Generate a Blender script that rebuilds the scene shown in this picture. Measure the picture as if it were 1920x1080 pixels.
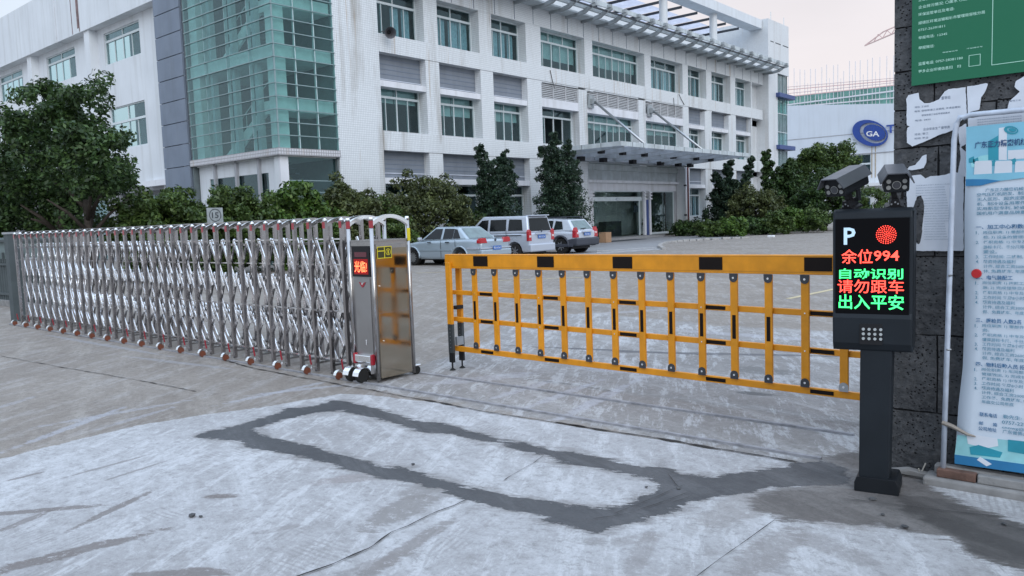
import bpy, bmesh, math, random
import numpy as np
from mathutils import Vector, Matrix, noise
from mathutils.geometry import tessellate_polygon
R = math.radians
rnd = random.Random(7)
nrs = np.random.RandomState(11)
scene = bpy.context.scene
for o in list(bpy.data.objects): bpy.data.objects.remove(o)
col = scene.collection

# ------------------------------------------------------------------ camera
RIGHT = Vector((0.76255, 0.64593, -0.03578)); UP = Vector((-0.02884, 0.08920, 0.99560)); FWD = Vector((-0.64628, 0.75816, -0.08665))
EYE = Vector((0, 0, 1.6)); FPX = 1478.92
cd = bpy.data.cameras.new('camera'); cam = bpy.data.objects.new('camera', cd); col.objects.link(cam)
m = Matrix((RIGHT, UP, -FWD)).transposed().to_4x4(); m.translation = EYE
cam.matrix_world = m
cd.sensor_width = 36; cd.lens = 27.73; cd.clip_start = 0.05; cd.clip_end = 2000
scene.camera = cam

# ------------------------------------------------------------------ sky and light (overcast late afternoon)
w = bpy.data.worlds.new('World'); scene.world = w; w.use_nodes = True
nt = w.node_tree; nt.nodes.clear()
wo = nt.nodes.new('ShaderNodeOutputWorld'); bg = nt.nodes.new('ShaderNodeBackground')
SUN_EL, SUN_AZ = 30, 122
sky = nt.nodes.new('ShaderNodeTexSky'); sky.sky_type = 'NISHITA'; sky.sun_disc = False
sky.sun_elevation = R(SUN_EL); sky.sun_rotation = R(SUN_AZ); sky.dust_density = 3; sky.air_density = 1
tc = nt.nodes.new('ShaderNodeTexCoord'); sp = nt.nodes.new('ShaderNodeSeparateXYZ'); nt.links.new(tc.outputs['Generated'], sp.inputs[0])
rp = nt.nodes.new('ShaderNodeValToRGB'); nt.links.new(sp.outputs['Z'], rp.inputs[0])
e = rp.color_ramp.elements
e[0].position = 0.0; e[0].color = (7.4, 8.2, 9.2, 1); e[1].position = 1.0; e[1].color = (13.4, 16.4, 20.8, 1)
for p_, c_ in ((0.12, (7.4, 8.25, 9.3, 1)), (0.32, (7.5, 8.6, 9.9, 1)), (0.6, (10.4, 12.7, 16.0, 1))):
    q = e.new(p_); q.color = c_
cn = nt.nodes.new('ShaderNodeTexNoise'); cn.inputs['Scale'].default_value = 2.2; cn.inputs['Detail'].default_value = 5
mp = nt.nodes.new('ShaderNodeMapping'); mp.inputs['Scale'].default_value = (1, 1, 3.2)
nt.links.new(tc.outputs['Generated'], mp.inputs[0]); nt.links.new(mp.outputs[0], cn.inputs[0])
cr = nt.nodes.new('ShaderNodeMapRange'); cr.inputs['From Min'].default_value = 0.3; cr.inputs['From Max'].default_value = 0.7
cr.inputs['To Min'].default_value = 0.93; cr.inputs['To Max'].default_value = 1.06
nt.links.new(cn.outputs[0], cr.inputs['Value'])
cm = nt.nodes.new('ShaderNodeVectorMath'); cm.operation = 'SCALE'; nt.links.new(rp.outputs[0], cm.inputs[0]); nt.links.new(cr.outputs[0], cm.inputs['Scale'])
# the last pink of the evening sits low over the yard's far end; the rest of the low sky is blue grey
dp = nt.nodes.new('ShaderNodeVectorMath'); dp.operation = 'DOT_PRODUCT'; nt.links.new(tc.outputs['Generated'], dp.inputs[0]); dp.inputs[1].default_value = (-0.35, 0.93, -0.25)
pk = nt.nodes.new('ShaderNodeMapRange'); pk.interpolation_type = 'SMOOTHSTEP'; pk.inputs['From Min'].default_value = 0.45; pk.inputs['From Max'].default_value = 1.0
pk.inputs['To Min'].default_value = 0; pk.inputs['To Max'].default_value = 1; nt.links.new(dp.outputs['Value'], pk.inputs['Value'])
pm_ = nt.nodes.new('ShaderNodeMix'); pm_.data_type = 'RGBA'; pm_.blend_type = 'MULTIPLY'; nt.links.new(pk.outputs[0], pm_.inputs['Factor'])
nt.links.new(cm.outputs[0], pm_.inputs['A']); pm_.inputs['B'].default_value = (1.20, 0.985, 0.875, 1)
mx = nt.nodes.new('ShaderNodeMix'); mx.data_type = 'RGBA'; mx.inputs['Factor'].default_value = 0.9
nt.links.new(sky.outputs[0], mx.inputs['A']); nt.links.new(pm_.outputs['Result'], mx.inputs['B'])
nt.links.new(mx.outputs['Result'], bg.inputs[0]); bg.inputs[1].default_value = 0.1
nt.links.new(bg.outputs[0], wo.inputs[0])
sl = bpy.data.lights.new('sun', 'SUN'); sl.energy = 1.1; sl.angle = R(45); sl.color = (1, 0.985, 0.965)
so = bpy.data.objects.new('sun', sl); col.objects.link(so)
az = R(SUN_AZ)
sd = Vector((math.sin(az) * math.cos(R(SUN_EL)), math.cos(az) * math.cos(R(SUN_EL)), math.sin(R(SUN_EL))))
so.rotation_euler = (-sd).to_track_quat('-Z', 'Y').to_euler(); so.location = (0, 0, 40)
scene.view_settings.view_transform = 'Standard'; scene.view_settings.look = 'None'
scene.view_settings.exposure = 0.12; scene.view_settings.gamma = 1; scene.view_settings.use_curve_mapping = False

# ------------------------------------------------------------------ pixel (of the 1920 px photograph) to real surfaces
def ray(u, v): return RIGHT * (u - 960) + UP * (540 - v) + FWD * FPX
def G(u, v, z=0.0):
    d = ray(u, v); t = (z - EYE.z) / d.z; p = EYE + d * t; return (p.x, p.y)
def PX(u, v, x):
    d = ray(u, v); p = EYE + d * (x / d.x); return (p.y, p.z)
def PY(u, v, y):
    d = ray(u, v); p = EYE + d * (y / d.y); return (p.x, p.z)

# ------------------------------------------------------------------ materials
MATS = {}
class NB:
    def __init__(s, name):
        s.m = bpy.data.materials.new(name); s.m.use_nodes = True; s.t = s.m.node_tree; s.t.nodes.clear()
        s.out = s.t.nodes.new('ShaderNodeOutputMaterial'); MATS[name] = s.m
    def n(s, typ, **kw):
        x = s.t.nodes.new('ShaderNode' + typ)
        for k, v in kw.items():
            if k.startswith('i_'): x.inputs[k[2:].replace('_', ' ')].default_value = v
            else: setattr(x, k, v)
        return x
    def l(s, a, b): s.t.links.new(a, b)
    def val(s, x, sock):
        if isinstance(x, (int, float)): sock.default_value = x
        elif isinstance(x, tuple): sock.default_value = x if len(x) == len(sock.default_value) else x + (1,)
        else: s.l(x, sock)
    def pos(s): return s.n('NewGeometry').outputs['Position']
    def mapv(s, v, sc=(1, 1, 1), rot=(0, 0, 0), loc=(0, 0, 0)):
        q = s.n('Mapping'); q.inputs['Scale'].default_value = sc; q.inputs['Rotation'].default_value = rot; q.inputs['Location'].default_value = loc
        s.l(v, q.inputs[0]); return q.outputs[0]
    def noise(s, v, scale, detail=4, rough=0.55, dist=0):
        q = s.n('TexNoise'); q.inputs['Scale'].default_value = scale; q.inputs['Detail'].default_value = detail
        q.inputs['Roughness'].default_value = rough; q.inputs['Distortion'].default_value = dist; s.l(v, q.inputs['Vector']); return q.outputs[0]
    def rng(s, x, a, b, c=0.0, d=1.0, smooth=False):
        q = s.n('MapRange'); q.inputs['From Min'].default_value = a; q.inputs['From Max'].default_value = b
        q.inputs['To Min'].default_value = c; q.inputs['To Max'].default_value = d
        if smooth: q.interpolation_type = 'SMOOTHSTEP'
        s.l(x, q.inputs['Value']); return q.outputs[0]
    def mix(s, f, a, b, blend='MIX'):
        q = s.n('Mix', data_type='RGBA', blend_type=blend)
        s.val(f, q.inputs['Factor']); s.val(a, q.inputs['A']); s.val(b, q.inputs['B']); return q.outputs['Result']
    def ma(s, op, a, b=0.0):
        q = s.n('Math', operation=op); s.val(a, q.inputs[0]); s.val(b, q.inputs[1]); return q.outputs[0]
    def bump(s, h, st=0.3, d=0.02):
        q = s.n('Bump'); q.inputs['Strength'].default_value = st; q.inputs['Distance'].default_value = d; s.l(h, q.inputs['Height']); return q.outputs[0]
    def fin(s, colr, rough=0.6, metal=0.0, bump=None, spec=0.5, emis=None, es=0.0, coat=0.0):
        b = s.n('BsdfPrincipled'); s.val(colr, b.inputs['Base Color']); s.val(rough, b.inputs['Roughness']); s.val(metal, b.inputs['Metallic'])
        b.inputs['Specular IOR Level'].default_value = spec; b.inputs['Coat Weight'].default_value = coat
        if bump is not None: s.l(bump, b.inputs['Normal'])
        if emis: b.inputs['Emission Color'].default_value = emis + (1,); b.inputs['Emission Strength'].default_value = es
        s.l(b.outputs[0], s.out.inputs[0]); s.b = b; return s.m

def simple(name, c, rough=0.5, metal=0.0, var=0.12, sc=3.0, spec=0.5, coat=0.0, bm=0.0, emis=None, es=0.0, streak=0.0):
    if max(c) < 0.12 and metal == 0 and spec == 0.5: spec = 0.22
    s = NB(name); p = s.pos()
    n1 = s.rng(s.noise(p, sc, 5), 0.3, 0.7, 1 - var, 1 + var * 0.6)
    v = s.n('VectorMath', operation='SCALE'); s.val(c, v.inputs[0]); s.l(n1, v.inputs['Scale']); cc = v.outputs[0]
    if streak:
        n2 = s.rng(s.noise(s.mapv(p, (1, 1, 0.06)), 2.5, 5, 0.65), 0.48, 0.72, 0, streak)
        cc = s.mix(n2, cc, (c[0] * 0.5, c[1] * 0.48, c[2] * 0.42))
    rr = s.rng(s.noise(p, sc * 2.3, 4), 0.3, 0.7, max(0, rough - 0.06), min(1, rough + 0.08))
    b = s.bump(s.noise(p, sc * 12, 4), bm, 0.01) if bm else None
    return s.fin(cc, rr, metal, b, spec, emis, es, coat)

def emit(name, c, strength):
    s = NB(name); return s.fin(tuple(x * 0.3 for x in c), 0.5, emis=c, es=strength)

def wall_uv(s):
    g = s.n('NewGeometry'); sp_ = s.n('SeparateXYZ'); s.l(g.outputs['Position'], sp_.inputs[0])
    sn = s.n('SeparateXYZ'); s.l(g.outputs['True Normal'], sn.inputs[0])
    ax = s.ma('GREATER_THAN', s.ma('ABSOLUTE', sn.outputs[0]), 0.5)
    u = s.ma('ADD', s.ma('MULTIPLY', sp_.outputs[1], ax), s.ma('MULTIPLY', sp_.outputs[0], s.ma('SUBTRACT', 1.0, ax)))
    c = s.n('CombineXYZ'); s.l(u, c.inputs[0]); s.l(sp_.outputs[2], c.inputs[1]); return c.outputs[0], g.outputs['Position']

def tile_mat(name, c, grout, size=0.1, gap=0.012, stain=0.5):
    s = NB(name); uv, p = wall_uv(s)
    bt = s.n('TexBrick', offset=0.0, squash=1.0); s.l(uv, bt.inputs['Vector'])
    bt.inputs['Scale'].default_value = 1; bt.inputs['Brick Width'].default_value = size; bt.inputs['Row Height'].default_value = size
    bt.inputs['Mortar Size'].default_value = gap; bt.inputs['Mortar Smooth'].default_value = 0.2; bt.inputs['Bias'].default_value = 0
    bt.inputs['Color1'].default_value = c + (1,); bt.inputs['Color2'].default_value = tuple(x * 0.93 for x in c) + (1,); bt.inputs['Mortar'].default_value = grout + (1,)
    big = s.rng(s.noise(p, 0.35, 5), 0.3, 0.7, 0.0, 0.25)
    cc = s.mix(big, bt.outputs[0], tuple(x * 0.75 for x in c))
    st = s.rng(s.noise(s.mapv(p, (1, 1, 0.05)), 1.6, 6, 0.7), 0.50, 0.72, 0, stain)
    wet_ = s.rng(s.noise(s.mapv(p, (1, 1, .5), loc=(2, 5, 1)), 0.55, 3), 0.42, 0.62)
    st = s.ma('MULTIPLY', st, wet_)
    cc = s.mix(st, cc, (0.25, 0.22, 0.18))
    st2 = s.rng(s.noise(s.mapv(p, (1, 1, 0.04), loc=(7, 3, 0)), 3.1, 4, 0.6), 0.62, 0.74, 0, stain * 0.9)
    cc = s.mix(st2, cc, (0.36, 0.24, 0.13))
    return s.fin(cc, 0.35, 0, s.bump(bt.outputs['Fac'], -0.25, 0.01), 0.5)

def glass_mat(name, tint, fres=0.12, rough=0.02, refl=(0.9, 0.95, 1.0), base=0.045):
    s = NB(name); t = s.n('BsdfTransparent'); t.inputs[0].default_value = tint + (1,)
    g = s.n('BsdfGlossy'); g.inputs['Roughness'].default_value = rough; g.inputs['Color'].default_value = refl + (1,)
    lw = s.n('LayerWeight'); lw.inputs['Blend'].default_value = 0.5
    wv = s.bump(s.noise(s.pos(), 0.9, 2), 0.04, 0.05); s.l(wv, g.inputs['Normal'])
    f = s.ma('ADD', s.ma('MULTIPLY', s.ma('POWER', lw.outputs['Facing'], 3.0), fres), base)
    mxx = s.n('MixShader'); s.l(f, mxx.inputs[0]); s.l(t.outputs[0], mxx.inputs[1]); s.l(g.outputs[0], mxx.inputs[2])
    s.l(mxx.outputs[0], s.out.inputs[0]); return s.m

def leaf_mat(name, c1, c2, c3):
    s = NB(name); g = s.n('NewGeometry'); rp_ = s.n('ValToRGB'); s.l(g.outputs['Random Per Island'], rp_.inputs[0])
    e_ = rp_.color_ramp.elements; e_[0].color = c1 + (1,); e_[1].color = c3 + (1,); q = e_.new(0.55); q.color = c2 + (1,)
    n1 = s.rng(s.noise(g.outputs['Position'], 1.3, 3), 0.35, 0.65, 0.65, 1.25)
    v = s.n('VectorMath', operation='SCALE'); s.l(rp_.outputs[0], v.inputs[0]); s.l(n1, v.inputs['Scale'])
    d = s.n('BsdfPrincipled'); s.l(v.outputs[0], d.inputs['Base Color']); d.inputs['Roughness'].default_value = 0.45
    d.inputs['Specular IOR Level'].default_value = 0.35
    t = s.n('BsdfTranslucent'); s.l(v.outputs[0], t.inputs[0]); mxx = s.n('MixShader'); mxx.inputs[0].default_value = 0.22
    s.l(d.outputs[0], mxx.inputs[1]); s.l(t.outputs[0], mxx.inputs[2]); s.l(mxx.outputs[0], s.out.inputs[0]); return s.m

# blobs: soft stains of a given place and shape on the concrete (dirt stays where it is whatever the light)
def blob(s, p, x, y, rx, ry, ang, soft, nz):
    q = s.mapv(p, (1, 1, 0), loc=(-x, -y, 0)); q = s.mapv(q, (1, 1, 1), rot=(0, 0, -R(ang))); q = s.mapv(q, (1 / rx, 1 / ry, 0))
    ln = s.n('VectorMath', operation='LENGTH'); s.l(q, ln.inputs[0])
    d = s.ma('ADD', ln.outputs['Value'], s.ma('MULTIPLY', s.ma('SUBTRACT', nz, 0.5), 3.6))
    return s.rng(d, 1.0 - soft * .5, 1.0 + soft, 1.0, 0.0, True)

def conc_noises(s, p, ang):
    d = {}
    d['big'] = s.noise(p, 0.45, 6, 0.6, 0.1); d['mid'] = s.noise(p, 2.6, 10, 0.74, 0.1); d['fine'] = s.noise(p, 55, 4, 0.7)
    d['st'] = s.noise(s.mapv(s.mapv(p, rot=(0, 0, R(ang))), (0.28, 2.4, 1)), 1.5, 10, 0.72, 0.1)
    d['n4'] = s.noise(s.mapv(s.mapv(p, rot=(0, 0, R(ang + 35))), (0.35, 1.8, 1)), 3.2, 12, 0.80, 0.15)
    d['grit'] = s.noise(s.mapv(p, loc=(5, 2, 0)), 14, 10, 0.85)
    d['nz'] = s.noise(s.mapv(s.mapv(p, rot=(0, 0, R(-22))), (0.55, 1.7, 1)), 6.0, 12, 0.82)
    spk = s.n('TexVoronoi'); spk.inputs['Scale'].default_value = 38; s.l(p, spk.inputs['Vector']); d['spk'] = spk.outputs['Distance']
    return d
def conc_layer(s, p, d, c, c2, c3, stains=(), pale=0.0, marks=0.0, ang=0, grit=1.0):
    cc = s.mix(s.rng(d['big'], 0.42, 0.66, 0, .8), c, c2)
    cc = s.mix(s.rng(d['st'], 0.50, 0.62, 0, 0.85), cc, c3)
    cc = s.mix(s.rng(d['mid'], 0.50, 0.66, 0, 0.7), cc, c2)
    if pale: cc = s.mix(s.rng(d['n4'], 0.51, 0.57, 0, pale), cc, (0.60, 0.605, 0.62))
    if marks:
        for k, (aa, off) in enumerate(((ang - 58, 3), (ang + 20, 8))):
            wv = s.n('TexWave', wave_type='BANDS', bands_direction='X'); s.l(s.mapv(p, rot=(0, 0, R(aa))), wv.inputs['Vector'])
            wv.inputs['Scale'].default_value = 9.0; wv.inputs['Distortion'].default_value = 2.5; wv.inputs['Detail'].default_value = 3
            msk = s.rng(s.noise(s.mapv(p, loc=(off, 9, 0)), 1.4, 6, .65), 0.57, 0.64)
            cc = s.mix(s.ma('MULTIPLY', s.ma('MULTIPLY', s.rng(wv.outputs[0], 0.45, 0.75), msk), marks), cc, c2)
    for (x, y, rx, ry, an, a, sc_) in stains: cc = s.mix(s.ma('MULTIPLY', blob(s, p, x, y, rx, ry, an, 0.28, d['nz']), a), cc, sc_)
    cc = s.mix(s.rng(d['grit'], 0.51, 0.60, 0.0, 0.7 * grit), cc, tuple(x * 0.84 for x in c2))
    cc = s.mix(s.rng(d['grit'], 0.37, 0.46, 0.7 * grit, 0.0), cc, tuple(min(.66, x * 1.12) for x in c3))
    cc = s.mix(s.rng(d['fine'], 0.3, 0.7, 0.0, 0.28), cc, tuple(x * 0.62 for x in c2))
    return s.mix(s.rng(d['spk'], 0.05, 0.12, 0.5, 0.0), cc, tuple(x * 0.45 for x in c2))
def conc_height(s, d): return s.ma('ADD', s.ma('MULTIPLY', d['fine'], 0.4), s.ma('ADD', s.ma('MULTIPLY', d['mid'], 0.8), s.ma('MULTIPLY', d['grit'], 0.8)))
def concrete(name, c, c2, c3, stains=(), pale=0.0, streak_ang=0, wet=0.85, marks=0.0):
    s = NB(name); p = s.pos(); d = conc_noises(s, p, streak_ang)
    cc = conc_layer(s, p, d, c, c2, c3, stains, pale, marks, streak_ang)
    return s.fin(cc, s.rng(d['mid'], 0.35, 0.7, wet - 0.12, wet), 0, s.bump(conc_height(s, d), 0.6, 0.014), 0.3)

BR = (0.155, 0.13, 0.118)
def gp(u, v): return G(u, v)
def stain(u, v, rx, ry, ang, a, c=BR): x, y = G(u, v); return (x, y, rx, ry, ang, a, c)
def strip(u0, v0, u1, v1, wd, a, c=BR):
    x0_, y0_ = G(u0, v0); x1_, y1_ = G(u1, v1); L = math.hypot(x1_ - x0_, y1_ - y0_)
    return ((x0_ + x1_) / 2, (y0_ + y1_) / 2, L / 2 * 1.1, wd, math.degrees(math.atan2(y1_ - y0_, x1_ - x0_)), a, c)
DG = (0.215, 0.195, 0.185)
pale_stains = [strip(-60, 1085, 280, 1000, .055, .85), strip(150, 985, 275, 925, .03, .8), strip(-20, 965, 160, 950, .035, .8), strip(20, 900, 80, 885, .02, .7), strip(130, 893, 270, 855, .018, .7, DG), strip(200, 900, 300, 868, .016, .7, DG),
    strip(-10, 1000, 100, 955, .03, .7), stain(410, 931, 0.10, 0.04, 38, 0.9), stain(350, 1075, 0.22, 0.05, 40, 0.8), strip(700, 985, 800, 930, .11, .8, (0.23, 0.215, 0.205)), strip(760, 930, 830, 905, .10, .7, (0.23, 0.215, 0.205)), strip(690, 1075, 830, 985, .05, .7, DG),
    strip(540, 860, 620, 850, .05, .6, DG), strip(600, 905, 720, 890, .08, .6, (0.27, 0.235, 0.225)), strip(630, 1085, 770, 1035, .06, .5, DG), strip(1180, 1080, 1220, 1000, .05, .4, DG), strip(1330, 985, 1420, 930, .12, .55, (0.27, 0.25, 0.235)), strip(1440, 945, 1600, 985, .10, .6, (0.27, 0.25, 0.235)),
    strip(1400, 1070, 1480, 1000, .10, .6, DG), strip(1500, 1000, 1640, 1060, .08, .4, DG), strip(480, 1000, 560, 985, .03, .4, DG), strip(1150, 1020, 1240, 1000, .05, .4, DG), strip(1030, 838, 1090, 842, .03, .4, DG)]
PLS = (0.46, 0.46, 0.50)
yard_stains = [strip(1000, 650, 1320, 665, .05, .85, (.10, .10, .11)), strip(1180, 660, 1560, 668, .06, .8, (.10, .10, .11)), stain(1415, 738, 0.16, 0.06, 0, 0.9, (0.1, 0.1, 0.1)), strip(1380, 690, 1480, 700, .16, .6, (.14, .14, .135)),
    strip(1000, 760, 1120, 715, .05, .7, PLS), strip(1060, 780, 1170, 725, .06, .7, PLS), strip(930, 745, 1040, 712, .05, .6, PLS), strip(1180, 720, 1240, 690, .04, .5, PLS), strip(850, 640, 950, 590, .10, .4, PLS), strip(800, 720, 1000, 700, .12, .5, PLS),
    strip(40, 835, 220, 768, .05, .7, (.40, .41, .45)), strip(100, 795, 330, 755, .05, .5, (.40, .41, .45)), strip(200, 800, 320, 765, .04, .5, (.40, .41, .45)), strip(430, 755, 600, 718, .05, .6, (.42, .43, .47)), strip(480, 740, 640, 722, .05, .6, (.42, .43, .47)), strip(-20, 770, 60, 745, .05, .4, (.40, .41, .45)),
    strip(100, 630, 300, 665, .05, .6, (.36, .37, .40)), strip(250, 670, 420, 690, .05, .5, (.36, .37, .40)), strip(1090, 590, 1250, 580, .12, .4, PLS), strip(900, 560, 1100, 545, .2, .35, PLS), strip(1280, 620, 1560, 640, .12, .45, PLS), strip(1080, 690, 1250, 700, .10, .5, PLS)]
def ground_material():
    """one worn concrete ground: attributes painted on the mesh say where each pour or patch lies"""
    s = NB('ground_concrete'); p = s.pos(); d = conc_noises(s, p, 25)
    def mask(nm, amp, soft, nse):
        a = s.n('Attribute'); a.attribute_name = nm
        v = s.ma('ADD', a.outputs['Fac'], s.ma('MULTIPLY', s.ma('SUBTRACT', nse, 0.5), amp)); return s.rng(v, 0.5 - soft, 0.5 + soft, 0, 1, True)
    cc = conc_layer(s, p, d, (0.285, 0.252, 0.222), (0.21, 0.182, 0.158), (0.35, 0.318, 0.285), yard_stains, 0.2)
    inner = conc_layer(s, p, d, (0.32, 0.305, 0.295), (0.225, 0.21, 0.20), (0.41, 0.40, 0.395), yard_stains, 0.6)
    cc = s.mix(mask('inner', 1.6, .12, d['mid']), cc, inner)
    pl = conc_layer(s, p, d, (0.455, 0.453, 0.462), (0.31, 0.30, 0.298), (0.545, 0.548, 0.562), pale_stains, 0.7, 0.6, -35, 1.0)
    cc = s.mix(mask('pale', .30, .010, d['nz']), cc, pl)
    mud = conc_layer(s, p, d, (0.155, 0.142, 0.135), (0.10, 0.094, 0.09), (0.215, 0.20, 0.19), (), 0.0, 0, 0, .7)
    cc = s.mix(mask('mud', .9, .05, d['nz']), cc, mud)
    damp = conc_layer(s, p, d, (0.088, 0.08, 0.076), (0.064, 0.06, 0.058), (0.13, 0.12, 0.115), (), 0.0, 0, 0, .5)
    md = mask('damp', .6, .03, d['nz']); cc = s.mix(md, cc, damp)
    halo = s.ma('MULTIPLY', mask('cement_halo', 1.4, .06, d['nz']), .65); cc = s.mix(halo, cc, (0.235, 0.225, 0.22))
    cem = conc_layer(s, p, d, (0.082, 0.084, 0.089), (0.055, 0.056, 0.06), (0.12, 0.121, 0.126), (), 0.0, 0, 0, .45)
    mc = mask('cement', .62, .008, d['nz']); cc = s.mix(mc, cc, cem)
    h = conc_height(s, d); h = s.ma('ADD', s.ma('MULTIPLY', h, s.ma('SUBTRACT', 1.15, mc)), s.ma('MULTIPLY', mc, s.ma('ADD', 0.9, s.ma('MULTIPLY', d['st'], 1.0))))
    rough = s.ma('SUBTRACT', s.rng(d['mid'], 0.35, 0.7, .74, .87), s.ma('MULTIPLY', s.ma('MAXIMUM', mc, md), .16))
    return s.fin(cc, rough, 0, s.bump(h, 0.7, 0.014), 0.3)
C_GROUND = ground_material()
C_CEM = concrete('wet_cement', (0.085, 0.087, 0.092), (0.05, 0.051, 0.054), (0.125, 0.126, 0.13), (), wet=0.7)
C_APRON = concrete('apron_paving_concrete', (0.30, 0.30, 0.31), (0.25, 0.25, 0.25), (0.36, 0.36, 0.37), (), wet=0.8)
CRACK = simple('crack_dark', (0.04, 0.037, 0.035), 0.9, sc=20)
TILE = tile_mat('white_mosaic_tile', (0.745, 0.775, 0.80), (0.48, 0.505, 0.53), 0.1, 0.010, 0.9)
TILE_F = tile_mat('white_tile_far', (0.66, 0.685, 0.71), (0.55, 0.57, 0.59), 0.13, 0.006, 0.4)
TILE_L = tile_mat('ledge_tile', (0.60, 0.60, 0.63), (0.22, 0.21, 0.22), 0.125, 0.014, 0.4)
PAINT = simple('white_wall_paint', (0.66, 0.69, 0.725), 0.7, var=0.07, sc=0.6, bm=0.1, streak=0.3)
PAINT2 = simple('white_ledge_paint', (0.70, 0.71, 0.75), 0.7, var=0.08, sc=1.2, streak=0.35)
GREYP = simple('grey_wall_paint', (0.36, 0.37, 0.40), 0.7, var=0.1, sc=1)
SLATE = simple('slate_blue_panel', (0.165, 0.20, 0.26), 0.55, var=0.12, sc=0.8, streak=0.2)
SLATE2 = simple('slate_grey_recess', (0.20, 0.225, 0.265), 0.6, var=0.14, sc=1.2, streak=0.25)
SEAM = simple('panel_seam', (0.55, 0.58, 0.65), 0.5)
ALU = simple('pale_window_aluminium', (0.60, 0.66, 0.68), 0.45, 0.1, var=0.08)
ALUG = simple('green_grey_aluminium', (0.27, 0.36, 0.37), 0.4, 0.4, var=0.1)
CONC_G = simple('weathered_grey_concrete', (0.33, 0.36, 0.38), 0.8, var=0.25, sc=1.5, bm=0.3, streak=0.5)
CONC_L = simple('pale_weathered_concrete', (0.50, 0.55, 0.58), 0.8, var=0.2, sc=1.5, bm=0.3, streak=0.45)
DSTEEL = simple('dark_steel', (0.045, 0.05, 0.06), 0.5, 0.2)
def sheet_mat():
    s = NB('dirty_roof_sheet'); p = s.pos(); n1 = s.rng(s.noise(p, 2.5, 6, .7), .3, .7, .0, .75); c = s.mix(n1, (0.66, 0.67, 0.74), (0.40, 0.40, 0.47))
    d = s.n('BsdfDiffuse'); s.l(c, d.inputs[0]); t = s.n('BsdfTranslucent'); s.l(c, t.inputs[0]); q = s.n('MixShader'); q.inputs[0].default_value = 0.75
    s.l(d.outputs[0], q.inputs[1]); s.l(t.outputs[0], q.inputs[2]); s.l(q.outputs[0], s.out.inputs[0]); return s.m
ROOFP = sheet_mat()
LOUV = simple('louvre_grey', (0.55, 0.56, 0.58), 0.5, 0.2, var=0.1)
GLASS = glass_mat('window_glass', (0.74, 0.86, 0.86), 0.5, refl=(0.7, 0.82, 0.86))
GLASS_T = glass_mat('teal_curtain_glass', (0.70, 0.84, 0.83), 0.5, refl=(0.7, 0.82, 0.84))
GLASS_D = glass_mat('door_glass', (0.9, 0.95, 0.95), 0.8, refl=(0.7, 0.8, 0.8), base=.11)
ROOMW = simple('interior_white', (0.72, 0.75, 0.75), 0.8)
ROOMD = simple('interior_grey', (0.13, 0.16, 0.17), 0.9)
ROOML = simple('lobby_wall_paint', (0.55, 0.62, 0.62), 0.8, var=.2, sc=.8)
ROOMF = simple('interior_floor', (0.2, 0.19, 0.18), 0.8)
BLIND = simple('pale_roller_blind', (0.50, 0.56, 0.56), 0.8); BLIND2 = simple('grey_blind', (0.26, 0.30, 0.32), 0.8)
CURT = simple('blue_grey_curtain', (0.42, 0.50, 0.58), 0.85, var=0.25, sc=9)
BLUE = simple('blue_cladding', (0.05, 0.08, 0.22), 0.5)
LOGO = simple('royal_blue_letters', (0.02, 0.06, 0.28), 0.4)
WHITE = simple('white_paint', (0.75, 0.76, 0.78), 0.5, var=0.05)
LEAF1 = leaf_mat('leaf_dark', (0.02, 0.042, 0.014), (0.045, 0.088, 0.028), (0.09, 0.155, 0.045))
LEAF2 = leaf_mat('leaf_hedge', (0.03, 0.055, 0.014), (0.068, 0.118, 0.03), (0.13, 0.19, 0.05))
LEAF3 = leaf_mat('leaf_conifer', (0.013, 0.028, 0.018), (0.028, 0.056, 0.036), (0.06, 0.105, 0.055))
LEAF4 = leaf_mat('leaf_olive', (0.036, 0.048, 0.018), (0.078, 0.098, 0.036), (0.14, 0.165, 0.06))
LEAF5 = leaf_mat('leaf_bright', (0.035, 0.07, 0.015), (0.075, 0.15, 0.028), (0.15, 0.24, 0.05))
BARK = simple('bark', (0.06, 0.05, 0.042), 0.9, sc=8, var=0.4, bm=0.6)
STEEL = simple('polished_stainless', (0.46, 0.445, 0.44), 0.16, 1.0, var=0.12, sc=6)
STEEL_SHADE = simple('shaded_stainless', (0.22, 0.215, 0.22), 0.25, 1.0, var=0.12, sc=6)  # same stainless in a darker tone: shade put into the colour
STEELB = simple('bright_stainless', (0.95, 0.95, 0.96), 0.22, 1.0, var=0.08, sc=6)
MIRR = simple('mirror_stainless_panel', (0.44, 0.385, 0.30), 0.11, 1.0, var=0.06, sc=1.5)
BRUSH = simple('brushed_stainless_panel', (0.40, 0.39, 0.39), 0.38, 1.0, var=0.06, sc=2)
GAL = simple('galvanised_bracket', (0.42, 0.44, 0.46), 0.4, 0.9)
REDR = simple('red_reflector', (0.30, 0.012, 0.025), 0.3, coat=0.5)
BLK = simple('black_plastic', (0.014, 0.014, 0.016), 0.45)
BLKM = simple('black_powder_coat', (0.010, 0.012, 0.015), 0.5, 0.0, var=0.2, sc=6, coat=0.0)
KIOSK = simple('charcoal_sheet_metal', (0.013, 0.017, 0.022), 0.55, 0.0, var=0.15, sc=5, coat=0.0)
RUB = simple('rubber', (0.02, 0.02, 0.02), 0.8)
ORW = simple('orange_wheel', (0.17, 0.05, 0.025), 0.6)
YEL = simple('orange_yellow_paint', (0.72, 0.28, 0.010), 0.45, var=0.16, sc=7, coat=0.1, streak=0.3, spec=0.35)
BRNB = simple('black_tape', (0.012, 0.008, 0.007), 0.5, spec=0.12)
STK = simple('yellow_sticker', (0.65, 0.55, 0.02), 0.5); STKB = simple('sticker_black', (0.05, 0.05, 0.02), 0.5)
SILV = simple('silver_car_paint', (0.36, 0.43, 0.49), 0.34, 0.35, var=0.02, coat=0.6)
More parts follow.
